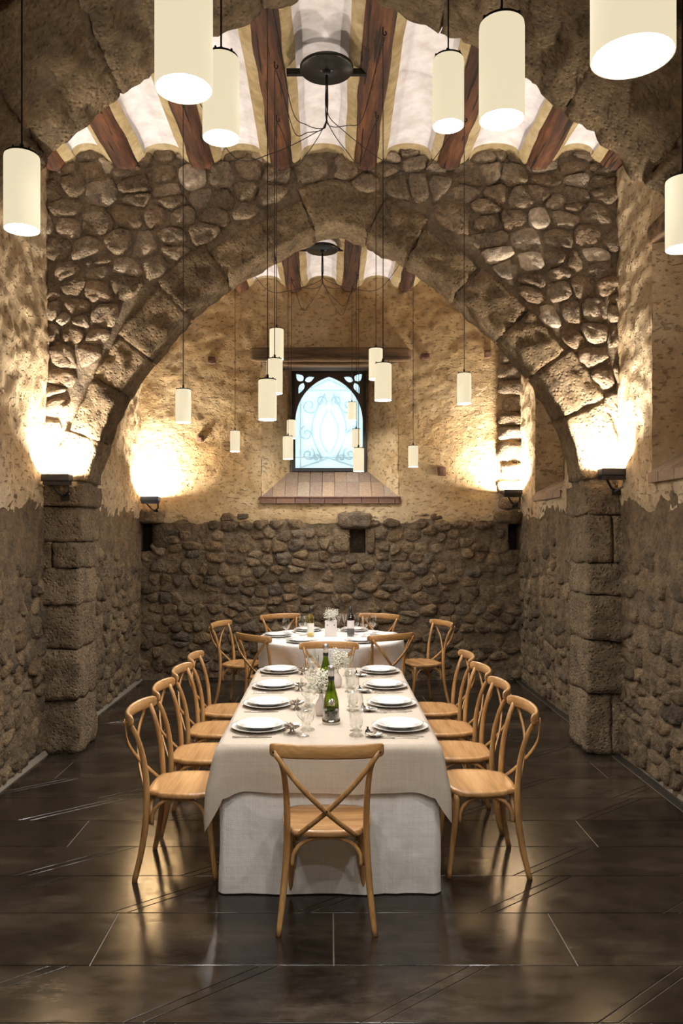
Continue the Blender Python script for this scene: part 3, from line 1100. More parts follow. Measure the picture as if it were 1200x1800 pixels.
def arch_core(A, y0, y1, cz=1.0, rec=0.022):
    """the wall with the opening: front, back and soffit sheets of mortar, a little behind the stones"""
    N = 230
    V, F = [], []
    inner, outer = [], []
    for i in range(N + 1):
        s = A.L[-1] * i / N
        x, z = A.at(s)
        nx, nz = A.nrm(s)
        px, pz = x + nx * rec, max(0.0, z + nz * rec)
        dx, dz = px - 0.02, pz - cz
        t = 99
        if dx > 1e-6:
            t = min(t, (XR + 0.08 - 0.02) / dx)
        if dx < -1e-6:
            t = min(t, (XL - 0.06 - 0.02) / dx)
        if dz > 1e-6:
            t = min(t, (5.08 - cz) / dz)
        if dz < 0:
            t = min(t, (-0.1 - cz) / dz) if (-0.1 - cz) / dz > 1 else t
        inner.append((px, pz))
        outer.append((0.02 + dx * max(t, 1.0), cz + dz * max(t, 1.0)))
    K = 56
    for side_, yy in ((0, y0 + rec), (1, y1 - rec)):
        b = len(V)
        for i in range(N + 1):
            for k in range(K + 1):
                t = k / K
                x = inner[i][0] + (outer[i][0] - inner[i][0]) * t
                z = inner[i][1] + (outer[i][1] - inner[i][1]) * t
                d = 0.016 * fr(x * 5, z * 5, 8.0 + yy, 3) + 0.012 * fr(x * 15, z * 15, yy, 3)
                V.append((x, yy + d, z))
        for i in range(N):
            for k in range(K):
                a = b + i * (K + 1) + k
                q = (a, a + 1, a + K + 2, a + K + 1)
                F.append(q if side_ == 0 else q[::-1])
    b = len(V)
    for i in range(N + 1):
        V.append((inner[i][0], y0 + rec, inner[i][1]))
        V.append((inner[i][0], y1 - rec, inner[i][1]))
    for i in range(N):
        F.append((b + 2 * i, b + 2 * i + 2, b + 2 * i + 3, b + 2 * i + 1))
    return V, F


def voussoirs(A, y0, y1, s0, s1, lmin, lmax, dmin, dmax, parent, rnd, mat, amp, n=7):
    s = s0
    while s < s1 - 0.05:
        l = rnd.uniform(lmin, lmax)
        if s1 - (s + l) < lmin * 0.6:
            l = s1 - s
        e = 0.0015
        a, b_ = s + e, s + l - e
        dep = rnd.uniform(dmin, dmax)
        f0 = y0 + rnd.uniform(-0.006, 0.006)
        rec = rnd.uniform(-0.008, 0.006)

        def corner(u, v, w, a=a, b_=b_, dep=dep, f0=f0, rec=rec):
            ss = a + (b_ - a) * (u + 1) / 2
            x, z = A.at(ss)
            nx, nz = A.nrm(ss)
            d = rec + dep * (w + 1) / 2
            return (x + nx * d, f0 + (y1 - f0) * (v + 1) / 2, z + nz * d)

        centred('voussoir', rock_block(corner, n, rnd, amp, 0.012, 1.0, 8), mat, parent, True)
        s += l


AM, AN = Arch(A_MID), Arch(A_NEAR)
wall_mid = struct(obj('wall_middle', arch_core(AM, MID0, MID1), 'mortar', smooth=True), 'cross wall of rubble stone pierced by a broad pointed arch')
rs = random.Random(3)
sL, sR = AM.s_at_z(2.2), AM.s_at_z(2.2, True)
voussoirs(AM, MID0 - 0.006, MID1, sL, sR, 0.30, 0.52, 0.25, 0.36, wall_mid, rs, 'tuff', 0.024, 12)
# pier blocks
for zsides, x0f, x1f in (([0.0, 0.44, 0.86, 1.22, 1.52, 1.73, 2.02, 2.2], XL - 0.03, None), ([0, 0.5, 0.93, 1.3, 1.56, 1.95, 2.2], None, XR + 0.05)):
    for z0, z1 in zip(zsides, zsides[1:]):
        zm = (z0 + z1) / 2
        if x1f is None:
            xi = AM.at(AM.s_at_z(max(0.02, zm)))[0]
            x0, x1 = x0f, xi
        else:
            xi = AM.at(AM.s_at_z(max(0.02, zm), True))[0]
            x0, x1 = xi, x1f
        yj = rs.uniform(-0.03, 0.02)
        parts_ = [(x0, x1)]
        if rs.random() < 0.4 or (1.5 < zm < 1.75 and x1f is None):
            mx = x0 + (x1 - x0) * (0.35 if x1f is None else 0.6)
            parts_ = [(x0, mx - 0.004), (mx + 0.004, x1)]
        for pa, pb in parts_:
            centred('pier_block', rock_block(boxmap(pa, pb, MID0 - 0.04 + yj + rs.uniform(-.015, .015), MID1 + 0.13, z0 + 0.002, z1 - 0.002), 9, rs, 0.026, 0.03, z0 * 3 + pa, 7), 'tuff', wall_mid, True)
# spandrel stones; ghost seeds inside the ring of voussoirs keep the cells off it
m_mid = lambda u, v, d: (u, MID0 + 0.032 - d, v)
base = course_seeds(XL, XR, 2.22, 5.02, 0.13, 0.22, 0.15, 0.36, rs)


def ring_dist(u, v):
    """distance outside the arch curve (negative inside the opening)"""
    best, sg = 9, 1
    for i in range(0, len(AM.P), 2):
        p = AM.P[i]
        d = math.hypot(p[0] - u, p[1] - v)
        if d < best:
            best = d
            nx, nz = AM.nrm(AM.L[i])
            sg = 1 if (u - p[0]) * nx + (v - p[1]) * nz > 0 else -1
    return best * sg


RING = 0.31
real = [s for s in base if ring_dist(*s) > RING + 0.05]
ghost = []
s = sL
while s < sR:
    x, z = AM.at(s)
    nx, nz = AM.nrm(s)
    ghost.append((x + nx * (RING - 0.08), z + nz * (RING - 0.08)))
    s += 0.09
seeds = real + ghost
gset = set(ghost)
cells = voronoi(seeds, (XL - 0.02, XR + 0.02, 2.2, 5.0), lambda u, v: (u, v) not in gset)
for c in cells:
    vf = stone_mesh(c, rs.uniform(0.001, 0.012), rs.uniform(0.03, 0.052), rs, m_mid)
    if vf:
        cu = sum(p[0] for p in c) / len(c)
        cv = sum(p[1] for p in c) / len(c)
        pale = (abs(cu - 1.68) < 0.13 and abs(cv - 4.02) < 0.1) or (abs(cu - 1.40) < 0.12 and abs(cv - 4.05) < 0.09) or rs.random() < 0.05
        centred('stone', vf, 'pale_stone' if pale else 'spandrel', wall_mid, True)

wall_near = struct(obj('wall_front', arch_core(AN, NEAR0, NEAR1), 'mortar', smooth=True), 'nearest cross wall with a broad pointed arch of porous stone overhead')
rs = random.Random(5)
voussoirs(AN, NEAR0, NEAR1, AN.s_at_z(1.0), AN.s_at_z(1.0, True), 0.34, 0.55, 0.3, 0.4, wall_near, rs, 'tuff', 0.048, 15)

# ---- ceilings: white vaults between dark beams
ceiling = struct(obj('ceiling', box(XL - 0.4, XR + 0.4, YREAR, 10.4, 5.06, 5.2), 'vault'), 'ceiling of small white plaster vaults carried on dark timber beams')


def beam_mesh(x, y0, y1, w, seed):
    prof = [(-0.5, 0.16), (-0.5, 0.03), (-0.43, -0.045), (-0.26, -0.09), (0, -0.10), (0.26, -0.09), (0.43, -0.045), (0.5, 0.03), (0.5, 0.16)]
    n = max(8, int((y1 - y0) / 0.1))
    V, F = [], []
    for i in range(n + 1):
        y = y0 + (y1 - y0) * i / n
        off = 0.02 * fr(seed, y * 0.8, 1.0, 2)
        ww = w * (1 + 0.07 * fr(seed + 5, y * 1.3, 2.0, 2))
        for a, bq in prof:
            V.append((x + off + a * ww + 0.008 * fr(a * 3 + seed, y * 4, bq * 9, 2), y, ZB + 0.10 + bq + 0.01 * fr(a * 3, y * 3, seed, 2)))
    m = len(prof)
    for i in range(n):
        for j in range(m - 1):
            F.append((i * m + j, i * m + j + 1, (i + 1) * m + j + 1, (i + 1) * m + j))
    F.append(tuple(range(m)))
    F.append(tuple(n * m + j for j in range(m))[::-1])
    return V, F


def bay_ceiling(xsb, y0, y1, seed, wb=0.225):
    for i, x in enumerate(xsb):
        centred('beam', beam_mesh(x, y0, y1, wb * R.uniform(0.92, 1.08), seed + i * 3.1), 'beam', ceiling, True)
    edges = [XL - 0.12] + list(xsb) + [XR + 0.14]
    for a, b in zip(edges, edges[1:]):
        p, q = a + 0.10, b - 0.10
        if q - p < 0.1:
            continue
        fl = min(0.055, (q - p) * 0.2)
        n = 12
        prof = [(p + fl + (q - p - 2 * fl) * k / n, ZV + 0.010 + 0.085 * math.sqrt(max(0.0, 1 - (2 * k / n - 1) ** 2))) for k in range(n + 1)]
        V, F = [], []
        m = 14
        for j in range(m + 1):
            y = y0 - 0.05 + (y1 - y0 + 0.1) * j / m
            for (x, z) in prof:
                V.append((x, y, z + 0.006 * fr(x * 2, y * 2, seed, 2)))
        k1 = n + 1
        for j in range(m):
            for k in range(n):
                F.append((j * k1 + k, (j + 1) * k1 + k, (j + 1) * k1 + k + 1, j * k1 + k + 1))
        obj('vault', (V, F), 'vault', ceiling, True)
        for sgn, x0 in ((1, p), (-1, q)):
            V, F = [], []
            for j in range(m + 1):
                y = y0 - 0.05 + (y1 - y0 + 0.1) * j / m
                e = 0.012 * fr(x0 * 3 + sgn, y * 2.5, seed, 2)
                V += [(x0 - sgn * 0.03, y, ZB + 0.05), (x0 + sgn * (fl * 0.5 + e), y, ZV - 0.025), (x0 + sgn * (fl + 0.012 + e), y, ZV + 0.012)]
            for j in range(m):
                for k in range(2):
                    f = (3 * j + k, 3 * j + k + 1, 3 * j + k + 4, 3 * j + k + 3)
                    F.append(f if sgn < 0 else f[::-1])
            obj('cream_edge', (V, F), 'cream', ceiling, True)
        # cream line where the vault meets the far wall
        pr2 = [(x, z - 0.006) for x, z in prof]
        V = [(x, y1 - 0.075, z) for x, z in pr2] + [(x, y1 - 0.075, z + 0.03) for x, z in pr2] + [(x, y1 + 0.02, z - 0.03) for x, z in pr2]
        F = [(k, k + 1, k + 1 + k1, k + k1) for k in range(n)] + [(2 * k1 + k, 2 * k1 + k + 1, k + 1, k) for k in range(n)]
        obj('vault_edge', (V, F), 'cream', ceiling, True)


BX2 = [-2.24, -1.66, -1.03, -0.385, 0.297, 0.984, 1.70, 2.30]
BX3 = [-2.24, -1.72, -1.085, -0.42, 0.252, 0.924, 1.62, 2.25]
bay_ceiling(BX2, NEAR1 - 0.06, MID0 + 0.01, 1.0)
bay_ceiling(BX3, MID1 - 0.06, YB + 0.01, 40.0)
bay_ceiling(BX2, YREAR, NEAR0 + 0.02, 80.0)

# ------------------------------------------------------------------ lights of the room
def floodlight(loc, rotz, label, mat='housing', tilt=0.30, power=UPLIGHT_W):
    """wall floodlight: finned housing, glass on top, bracket arm and yoke; local +y points into the room"""
    t = thing('wall_floodlight', label, 'floodlight', loc, rotz, 'uplights on the walls')
    hs = obj('housing', join(box(-0.11, 0.11, -0.06, 0.06, -0.028, 0.03, 0.008), box(-0.085, 0.085, -0.045, 0.045, -0.05, -0.026, 0.006)), mat, t)
    for k in range(5):
        obj('cooling_fin', box(-0.10, 0.10, -0.05 + k * 0.022, -0.044 + k * 0.022, -0.058, -0.027), mat, hs)
    obj('lens', box(-0.095, 0.095, -0.048, 0.048, 0.0301, 0.0335), 'flood_lens', t)
    obj('bracket', join(sweep([(-0.09, 0.0, -0.02), (-0.09, -0.01, -0.11), (-0.03, -0.06, -0.15)], [(-0.006, -0.006), (0.006, -0.006), (0.006, 0.006), (-0.006, 0.006)]), sweep([(0.06, 0.0, -0.04), (0.0, -0.05, -0.12), (-0.05, -0.07, -0.15)], [(-0.006, -0.006), (0.006, -0.006), (0.006, 0.006), (-0.006, 0.006)]), box(-0.08, -0.02, -0.09, -0.055, -0.18, -0.13)), 'black', t)
    ld = bpy.data.lights.new('floodlight_lamp', 'AREA')
    ld.shape = 'RECTANGLE'
    ld.size, ld.size_y = 0.18, 0.09
    ld.energy = power
    ld.color = UPLIGHT_COL
    ld.spread = math.radians(168)
    lo = bpy.data.objects.new('lamp', ld)
    COL.objects.link(lo)
    lo.parent = t
    lo.location = (0, 0, 0.04)
    lo.rotation_euler = (PI + tilt, 0, 0)
    return t


floodlight((-2.17, 6.36, 2.245), PI, 'black floodlight aimed upward at the left pier of the middle arch', power=UPLIGHT_W * 0.85)
floodlight((2.27, 6.36, 2.29), PI, 'black floodlight aimed upward at the right pier of the middle arch', power=UPLIGHT_W * 0.85)
floodlight((-2.16, YB - 0.16, 2.22), PI, 'blue-grey floodlight in the far left corner of the back wall', 'housing_blue', power=UPLIGHT_W)
floodlight((2.21, YB - 0.20, 2.30), PI, 'dark floodlight on the stones of the far right corner', power=UPLIGHT_W)

floodlight((-2.22, 3.97, 2.26), 0.0, 'floodlight behind the left pier of the nearest arch', power=UPLIGHT_W * 0.7)
floodlight((2.28, 3.97, 2.28), 0.0, 'floodlight behind the right pier of the nearest arch', power=UPLIGHT_W * 0.7)

LAMP_R, LAMP_H = 0.05, 0.215
shade_me = new_mesh('shade', *lathe([(0.044, LAMP_H), (0.049, LAMP_H - 0.004), (LAMP_R, LAMP_H - 0.012), (LAMP_R, 0.0), (0.0475, 0.0), (0.0475, LAMP_H - 0.02)], 32), 'shade', True)
diff_me = new_mesh('diffuser', *join(([(0.0475 * math.cos(2 * PI * i / 32), 0.0475 * math.sin(2 * PI * i / 32), 0.004) for i in range(32)], [tuple(range(32))[::-1]])), 'diffuser')
cap_me = new_mesh('cap', *join(lathe([(0.0, LAMP_H + 0.004), (0.046, LAMP_H + 0.004), (0.046, LAMP_H - 0.004)], 24), lathe([(0.0, LAMP_H + 0.03), (0.006, LAMP_H + 0.03), (0.008, LAMP_H + 0.004)], 10)), 'black', True)
stud_me = new_mesh('stud', *lathe([(0.0, LAMP_H + 0.011), (0.003, LAMP_H + 0.009), (0.003, LAMP_H + 0.003)], 6), 'black', True)
hook_me = new_mesh('hook', *sweep(catmull([(0, 0, 0.06), (0, 0, 0.0), (0.012, 0, -0.012), (0.02, 0, 0.0), (0.014, 0, 0.012)], 4), circ(0.004, 6)), 'black', True)


def pendant(x, y, zbot, label, canopy=None, ztop=ZB, sag=None, group='cream cylinder pendant lamps', k=0):
    t = thing('pendant_lamp', label, 'lamp', (x, y, zbot), 0.0, group)
    sh_ = link('shade', shade_me, t)
    link('diffuser', diff_me, sh_)
    cap = link('cap', cap_me, t)
    for q in range(6):
        a = q * PI / 3 + 0.3
        link('stud', stud_me, cap, (0.043 * math.cos(a), 0.043 * math.sin(a), 0))
    hz = ztop - zbot
    link('hook', hook_me, t, (0, 0, hz - 0.03))
    pts = [(0, 0, LAMP_H + 0.02), (0, 0, hz * 0.5), (0, 0, hz - 0.05)]
    path = [Vector(p) for p in pts]
    if canopy:
        c = Vector(canopy) - Vector((x, y, zbot))
        a = 2 * PI * k / 7
        dz = 0.26 + 0.03 * (k % 3)
        knot = c + Vector((0.006 * math.cos(a), 0.006 * math.sin(a), -dz))
        h = Vector((0.01, 0, hz - 0.055))
        hor = math.hypot(knot.x - h.x, knot.y - h.y)
        low = min(knot.z, h.z) - (sag if sag is not None else 0.10 + 0.12 * hor)
        mid = knot.lerp(h, 0.5)
        path += catmull([h, h.lerp(knot, 0.10) + Vector((0, 0, -0.07)), Vector((h.lerp(knot, 0.36).x, h.lerp(knot, 0.36).y, low + 0.02)), Vector((h.lerp(knot, 0.62).x, h.lerp(knot, 0.62).y, low + 0.03)), knot.lerp(h, 0.10) + Vector((0, 0, -0.11)), knot, c + Vector((0.006 * math.cos(a), 0.006 * math.sin(a), -0.02))], 6)
    obj('cord', sweep(path, circ(0.0027, 5)), 'cord', t, True)
    return t


def canopy(x, y, z, label, half):
    t = thing('ceiling_rose', label, 'lamp mount', (x, y, z), 0.0, 'black disc ceiling roses')
    obj('disc', lathe([(0.0, 0.0), (0.165, 0.0), (0.17, 0.005), (0.17, 0.022), (0.15, 0.036), (0.0, 0.036)], 48), 'black_satin', t, True)
    obj('boss', lathe([(0.0, -0.03), (0.014, -0.03), (0.02, -0.014), (0.024, 0.0)], 16), 'black', t, True)
    for s in (-1, 1):
        obj('screw', lathe([(0.0, -0.004), (0.006, -0.003), (0.007, 0.0)], 8), 'steel', t, True, (s * 0.032, 0, 0))
    obj('mounting_bar', box(-half, half, 0.10, 0.13, 0.038, 0.075), 'black', t)
    obj('spacer', box(-0.06, 0.06, 0.03, 0.13, 0.036, 0.075), 'black', t)


C1, C2 = (-0.015, 5.05, 4.735), (-0.07, 8.4, 4.785)
canopy(*C1, 'black disc ceiling rose between beams in front of the middle arch', 0.26)
canopy(*C2, 'black disc ceiling rose seen through the middle arch', 0.26)


def px(x, y, w):
    """photo pixel and width of a lamp (real diameter 0.10 m) -> place in the room"""
    ppm = w / 0.10
    return (x - 578) / ppm, 1400 / ppm, 1.8 + (938 - y) / ppm


# foreground cluster: x centre, y of the lower rim's centre, width in px
for x, y, w, lab in ((323, 157, 101, 'big cream pendant lamp cut off by the top edge, left of centre'),
                     (388.5, 243, 65, 'cream pendant lamp partly behind the big one left of centre'),
                     (787.5, 222, 55, 'cream pendant lamp over the right half, left one of a pair'),
                     (881.5, 211, 79, 'cream pendant lamp over the right half, larger one of a pair'),
                     (1111, 100, 142, 'largest cream pendant lamp, cut off at the top right corner'),
                     (38.5, 404, 61, 'cream pendant lamp at the far left edge beside the wall'),
                     (1199, 438, 57, 'cream pendant lamp cut off by the right edge')):
    X, Y, Z = px(x, y, w)
    pendant(X, Y, Z, lab)
# middle cluster
for k, (x, y, w, lab) in enumerate(((486, 632, 24.8, 'small cream pendant lamp, topmost of three hanging left of the window'),
                     (482.5, 692, 28, 'small cream pendant lamp, middle one of three left of the window'),
                     (470, 738, 32.5, 'small cream pendant lamp, lowest and nearest of three left of the window'),
                     (660.5, 667, 25, 'small cream pendant lamp right of the window, behind its neighbour'),
                     (673, 704, 30, 'small cream pendant lamp right of the window, nearer of two'),
                     (322, 743, 27, 'small cream pendant lamp hanging alone before the left of the arch'),
                     (815.5, 710, 24.8, 'small cream pendant lamp hanging alone before the right of the arch'))):
    X, Y, Z = px(x, y, w)
    pendant(X, Y, Z, lab, C1, k=k)
# far cluster
for k, (x, y, w, lab) in enumerate(((413, 794, 17, 'tiny cream pendant lamp hanging alone left in the far bay'),
                     (511.5, 771, 15.2, 'tiny cream pendant lamp at the left jamb of the window, upper of two'),
                     (506, 807, 18.4, 'tiny cream pendant lamp at the left jamb of the window, lower of two'),
                     (618.5, 739, 14.7, 'tiny cream pendant lamp in front of the window glass, uppermost'),
                     (626, 788, 15.5, 'tiny cream pendant lamp in front of the window glass, middle one'),
                     (630, 829, 19.2, 'tiny cream pendant lamp at the window bottom right, lowest'),
                     (726, 821, 17.3, 'tiny cream pendant lamp hanging alone right in the far bay'))):
    X, Y, Z = px(x, y, w)
    pendant(X, Y, Z, lab, C2, k=k)
# ------------------------------------------------------------------ cross-back chairs
def chair_meshes():
    D = {}
    post = catmull([(0.216, -0.055, 0.0), (0.199, -0.022, 0.15), (0.186, -0.003, 0.30), (0.180, 0.0, 0.45), (0.182, -0.012, 0.60), (0.195, -0.045, 0.74), (0.222, -0.088, 0.835)], 4)
    rad = [0.0125 + 0.0035 * math.sin(PI * min(1, i / (len(post) - 1) * 1.15 + 0.05)) for i in range(len(post))]
    for nm, s in (('post_r', 1), ('post_l', -1)):
        D[nm] = new_mesh('back_post', *sweep([(p.x * s, p.y, p.z) for p in post], [(a * 1.0, b * 1.05) for a, b in circ(1.0, 10)], up=(0, 1, 0), scale=rad), 'chair', True)
    for nm, s in (('leg_r', 1), ('leg_l', -1)):
        D[nm] = new_mesh('leg', *sweep(catmull([(0.165 * s, 0.315, 0.43), (0.168 * s, 0.325, 0.30), (0.176 * s, 0.345, 0.14), (0.184 * s, 0.362, 0.0)], 4), circ(1.0, 10), up=(0, 1, 0), scale=lambda t: 0.0175 - 0.0045 * t), 'chair', True)
    # curved top rail: taller in the middle, rounded ends
    path = [(0.252 * math.sin(a), -0.082 - 0.055 * math.cos(a * 1.25) + 0.012, 0.842 - 0.004 * math.sin(a) ** 2) for a in [(-1 + 2 * i / 22) * PI / 2 * 0.98 for i in range(23)]]
    prof = [(-0.010, -0.024), (-0.006, -0.031), (0.006, -0.031), (0.010, -0.024), (0.011, 0.0), (0.010, 0.024), (0.006, 0.031), (-0.006, 0.031), (-0.010, 0.024), (-0.011, 0.0)]
    D['rail'] = new_mesh('top_rail', *sweep(path, prof, up=(0, 0, 1), scale=lambda t: (1 - abs(2 * t - 1) ** 10 * 0.55)), 'chair_x', True)
    flat = [(-0.011, -0.0035), (0.011, -0.0035), (0.011, 0.0035), (-0.011, 0.0035)]
    for nm, s, dy in (('cross_a', 1, 0.0), ('cross_b', -1, -0.008)):
        pts = catmull([(0.236 * s, -0.100 + dy * 0.3, 0.838), (0.125 * s, -0.115 + dy, 0.70), (0.02 * s, -0.088 + dy, 0.585), (-0.07 * s, -0.045 + dy, 0.495), (-0.138 * s, -0.012 + dy * 0.3, 0.432)], 5)
        D[nm] = new_mesh('cross_bar', *sweep(pts, flat, up=(0, 1, 0.25)), 'chair', True)
    # seat outline: broad rounded front, waisted toward the back posts
    half = [(0.0, 0.352), (0.09, 0.350), (0.155, 0.338), (0.196, 0.305), (0.211, 0.25), (0.212, 0.18), (0.204, 0.11), (0.190, 0.065), (0.172, 0.045), (0.160, 0.028), (0.150, 0.004), (0.10, -0.010), (0.0, -0.016)]
    ol = [(x, y) for x, y in half] + [(-x, y) for x, y in half[::-1][1:-1]]
    ol = [(p.x, p.y) for p in catmull([(x, y, 0) for x, y in ol + [ol[0]]], 2)][:-1]
    cy = 0.165
    V, F = [], []
    rings = ((0.0, 0.424), (0.95, 0.424), (0.99, 0.428), (1.0, 0.438), (0.995, 0.448), (0.965, 0.4535), (0.86, 0.4525), (0.6, 0.449))
    n = len(ol)
    for s, z in rings[1:]:
        for x, y in ol:
            V.append((x * s, cy + (y - cy) * s, z))
    for r in range(len(rings) - 2):
        for i in range(n):
            j = (i + 1) % n
            F.append((r * n + j, r * n + i, (r + 1) * n + i, (r + 1) * n + j))
    F.append(tuple(range(n)))
    F.append(tuple((len(rings) - 2) * n + i for i in range(n))[::-1])
    D['seat'] = new_mesh('seat', V, F, 'seat', True)
    # bent braces below the seat: back, sides, front
    def brace(a, b, up):
        a, b = Vector(a), Vector(b)
        m = a.lerp(b, 0.5)
        pts = [a, a.lerp(b, 0.02) + Vector((0, 0, 0.055)), a.lerp(b, 0.14) + Vector((0, 0, 0.105)), a.lerp(b, 0.33) + Vector((0, 0, 0.128)), a.lerp(b, 0.5) + Vector((0, 0, 0.131)), a.lerp(b, 0.67) + Vector((0, 0, 0.128)), a.lerp(b, 0.86) + Vector((0, 0, 0.105)), a.lerp(b, 0.98) + Vector((0, 0, 0.055)), b]
        return sweep(catmull(pts, 3), [(x * 0.95, y * 1.0) for x, y in circ(0.0105, 8)], up=up)
    D['brace_b'] = new_mesh('arched_brace', *brace((-0.158, 0.014, 0.285), (0.158, 0.014, 0.285), (0, 1, 0)), 'chair', True)
    D['brace_f'] = new_mesh('arched_brace', *brace((-0.146, 0.325, 0.285), (0.146, 0.325, 0.285), (0, 1, 0)), 'chair', True)
    for nm, s in (('brace_r', 1), ('brace_l', -1)):
        D[nm] = new_mesh('arched_brace', *brace((0.176 * s, 0.026, 0.285), (0.166 * s, 0.303, 0.285), (1, 0, 0)), 'chair', True)
    sc = lathe([(0.0, 0.004), (0.004, 0.003), (0.005, 0.0)], 8)
    D['screw'] = new_mesh('screw', *xform(sc, Matrix.Rotation(PI / 2, 4, 'X')), 'black', True)
    return D


CM = chair_meshes()


def chair(loc, facing, label, group):
    """facing: direction the sitter looks, degrees from +y toward +x; loc is the floor point under the back posts"""
    t = thing('dining_chair', label, 'chair', (loc[0], loc[1], 0), -math.radians(facing), group)
    link('seat', CM['seat'], t)
    for k in ('post_l', 'post_r'):
        link('back_post', CM[k], t)
    for k in ('leg_l', 'leg_r'):
        link('leg', CM[k], t)
    rail = link('top_rail', CM['rail'], t)
    bars = [link('cross_bar', CM[k], t) for k in ('cross_a', 'cross_b')]
    for k in ('brace_b', 'brace_f', 'brace_l', 'brace_r'):
        link('arched_brace', CM[k], t)
    for p in ((0.236, -0.108, 0.838), (-0.236, -0.108, 0.838)):
        link('screw', CM['screw'], rail, p)
    for p in ((0, -0.098, 0.572), (0.137, -0.021, 0.434), (-0.137, -0.021, 0.434)):
        link('screw', CM['screw'], bars[1], p)
    return t


G1, G2 = 'chairs around the long table', 'chairs around the far round table'
chair((-0.01, 3.615), 0, 'cross-back wooden chair at the near end of the long table, back to the viewer', G1)
ORD = ['nearest', 'second nearest', 'third nearest', 'farthest']
for i, y in enumerate((4.33, 4.93, 5.54, 6.13)):
    chair((-0.945, y), 90 + (1.5, -1, 1, -1)[i], 'honey wood cross-back chair, %s in the left row of the long table' % ORD[i], G1)
for i, y in enumerate((4.36, 4.98, 5.57, 6.17)):
    chair((0.985, y), -90 + (-1.5, 1, -1, 1)[i], 'honey wood cross-back chair, %s in the right row of the long table' % ORD[i], G1)
chair((0.0, 6.74), 180, 'wooden chair facing the viewer at the far end of the long table, behind the bottles', G1)
RT = Vector((0.02, 8.15))               # centre of the round table


def toward(p):
    d = RT - Vector(p)
    return math.degrees(math.atan2(d.x, d.y))


for p, da, lab in (((-1.07, 8.38), 4, 'wooden chair at the left side of the round table, seen in profile'),
                   ((1.13, 8.45), -4, 'wooden chair at the right side of the round table, seen in profile'),
                   ((-0.53, 9.14), 0, 'wooden chair behind the round table, left of its flowers'),
                   ((0.55, 9.16), 0, 'wooden chair behind the round table, right of its red wine bottle'),
                   ((-0.655, 7.42), 3, 'dark-lit wooden chair at the round table turned away, left of the long table'),
                   ((0.545, 7.47), 8, 'dark-lit wooden chair at the round table turned away, right of the bottles')):
    chair(p, toward(p) + da, lab, G2)

# ------------------------------------------------------------------ long table and its cloths
TX0, TX1, TY0, TY1, TZ = -0.54, 0.54, 3.985, 6.26, 0.742
lt = thing('dining_table', 'long rectangular table hidden under white and linen cloths', 'table', (0, (TY0 + TY1) / 2, 0))
hy = (TY1 - TY0) / 2
obj('table_top', box(TX0 + 0.012, TX1 - 0.012, -hy + 0.012, hy - 0.012, TZ - 0.035, TZ - 0.004, 0.004), 'chair_x', lt)
for sx in (-1, 1):
    for sy in (-1, 1):
        obj('leg', box(sx * 0.46 - 0.03, sx * 0.46 + 0.03, sy * (hy - 0.1) - 0.03, sy * (hy - 0.1) + 0.03, 0, TZ - 0.034, 0.004), 'chair', lt)


def perimeter(x0, x1, y0, y1, r, step):
    """closed outline with rounded corners: (x, y, nx, ny, corner weight)"""
    P = []
    for (cx, cy, a0) in ((x1 - r, y0 + r, -PI / 2), (x1 - r, y1 - r, 0), (x0 + r, y1 - r, PI / 2), (x0 + r, y0 + r, PI)):
        for k in range(9):
            a = a0 + PI / 2 * k / 8
            P.append((cx + r * math.cos(a), cy + r * math.sin(a), math.cos(a), math.sin(a), 0.22 + 0.78 * (1 - abs(k - 4) / 4)))
        nx_, ny_ = math.cos(a0 + PI / 2), math.sin(a0 + PI / 2)
        ex, ey = {(-PI / 2): (x1, y1 - r), 0: (x0 + r, y1), (PI / 2): (x0, y0 + r), PI: (x1 - r, y0)}[a0]
        sx_, sy_ = P[-1][0], P[-1][1]
        L = math.hypot(ex - sx_, ey - sy_)
        m = int(L / step)
        for k in range(1, m):
            t = k / m
            d = min(t, 1 - t) * L
            P.append((sx_ + (ex - sx_) * t, sy_ + (ey - sy_) * t, nx_, ny_, 0.22 * math.exp(-(d / 0.06) ** 2)))
    return P


def draped(x0, x1, y0, y1, z, rows, fn, step=0.03):
    """cloth over a rectangular top: fn(x, y, nx, ny, w, t) -> outward offset, drop"""
    P = perimeter(x0, x1, y0, y1, 0.02, step)
    n = len(P)
    V, F = [], []
    for s in (0.93, 0.985):
        for (x, y, nx, ny, w) in P:
            V.append(((x0 + x1) / 2 + (x - (x0 + x1) / 2) * s, (y0 + y1) / 2 + (y - (y0 + y1) / 2) * (1 - (1 - s) * (x1 - x0) / (y1 - y0)), z))
    for (x, y, nx, ny, w) in P:
        V.append((x - nx * 0.003, y - ny * 0.003, z - 0.001))
    for k in range(1, rows + 1):
        t = k / rows
        for (x, y, nx, ny, w) in P:
            o, d = fn(x, y, nx, ny, w, t)
            V.append((x + nx * o, y + ny * o, z - d))
    for r in range(2 + rows):
        for i in range(n):
            j = (i + 1) % n
            F.append((r * n + i, (r + 1) * n + i, (r + 1) * n + j, r * n + j))
    F.append(tuple(range(n)))
    return V, F


def under_fn(x, y, nx, ny, w, t):
    a = 0.010 + 0.010 * t
    fold = 0.015 * t * fr(x * 5 + 3, y * 5, t * 1.2, 3) + 0.004 * t * math.sin((x + y) * 14)
    return a + fold - 0.006 * w, 0.006 + (TZ - 0.006 - 0.006) * t ** 1.0 - (0.004 * abs(fr(x * 4, y * 4, 1, 2)) * (t > 0.95))


und = tag(obj('tablecloth', draped(TX0, TX1, TY0, TY1, TZ, 22, under_fn), 'white_cloth', smooth=True), 'floor-length white cotton cloth on the long table, under the linen one', 'tablecloth')


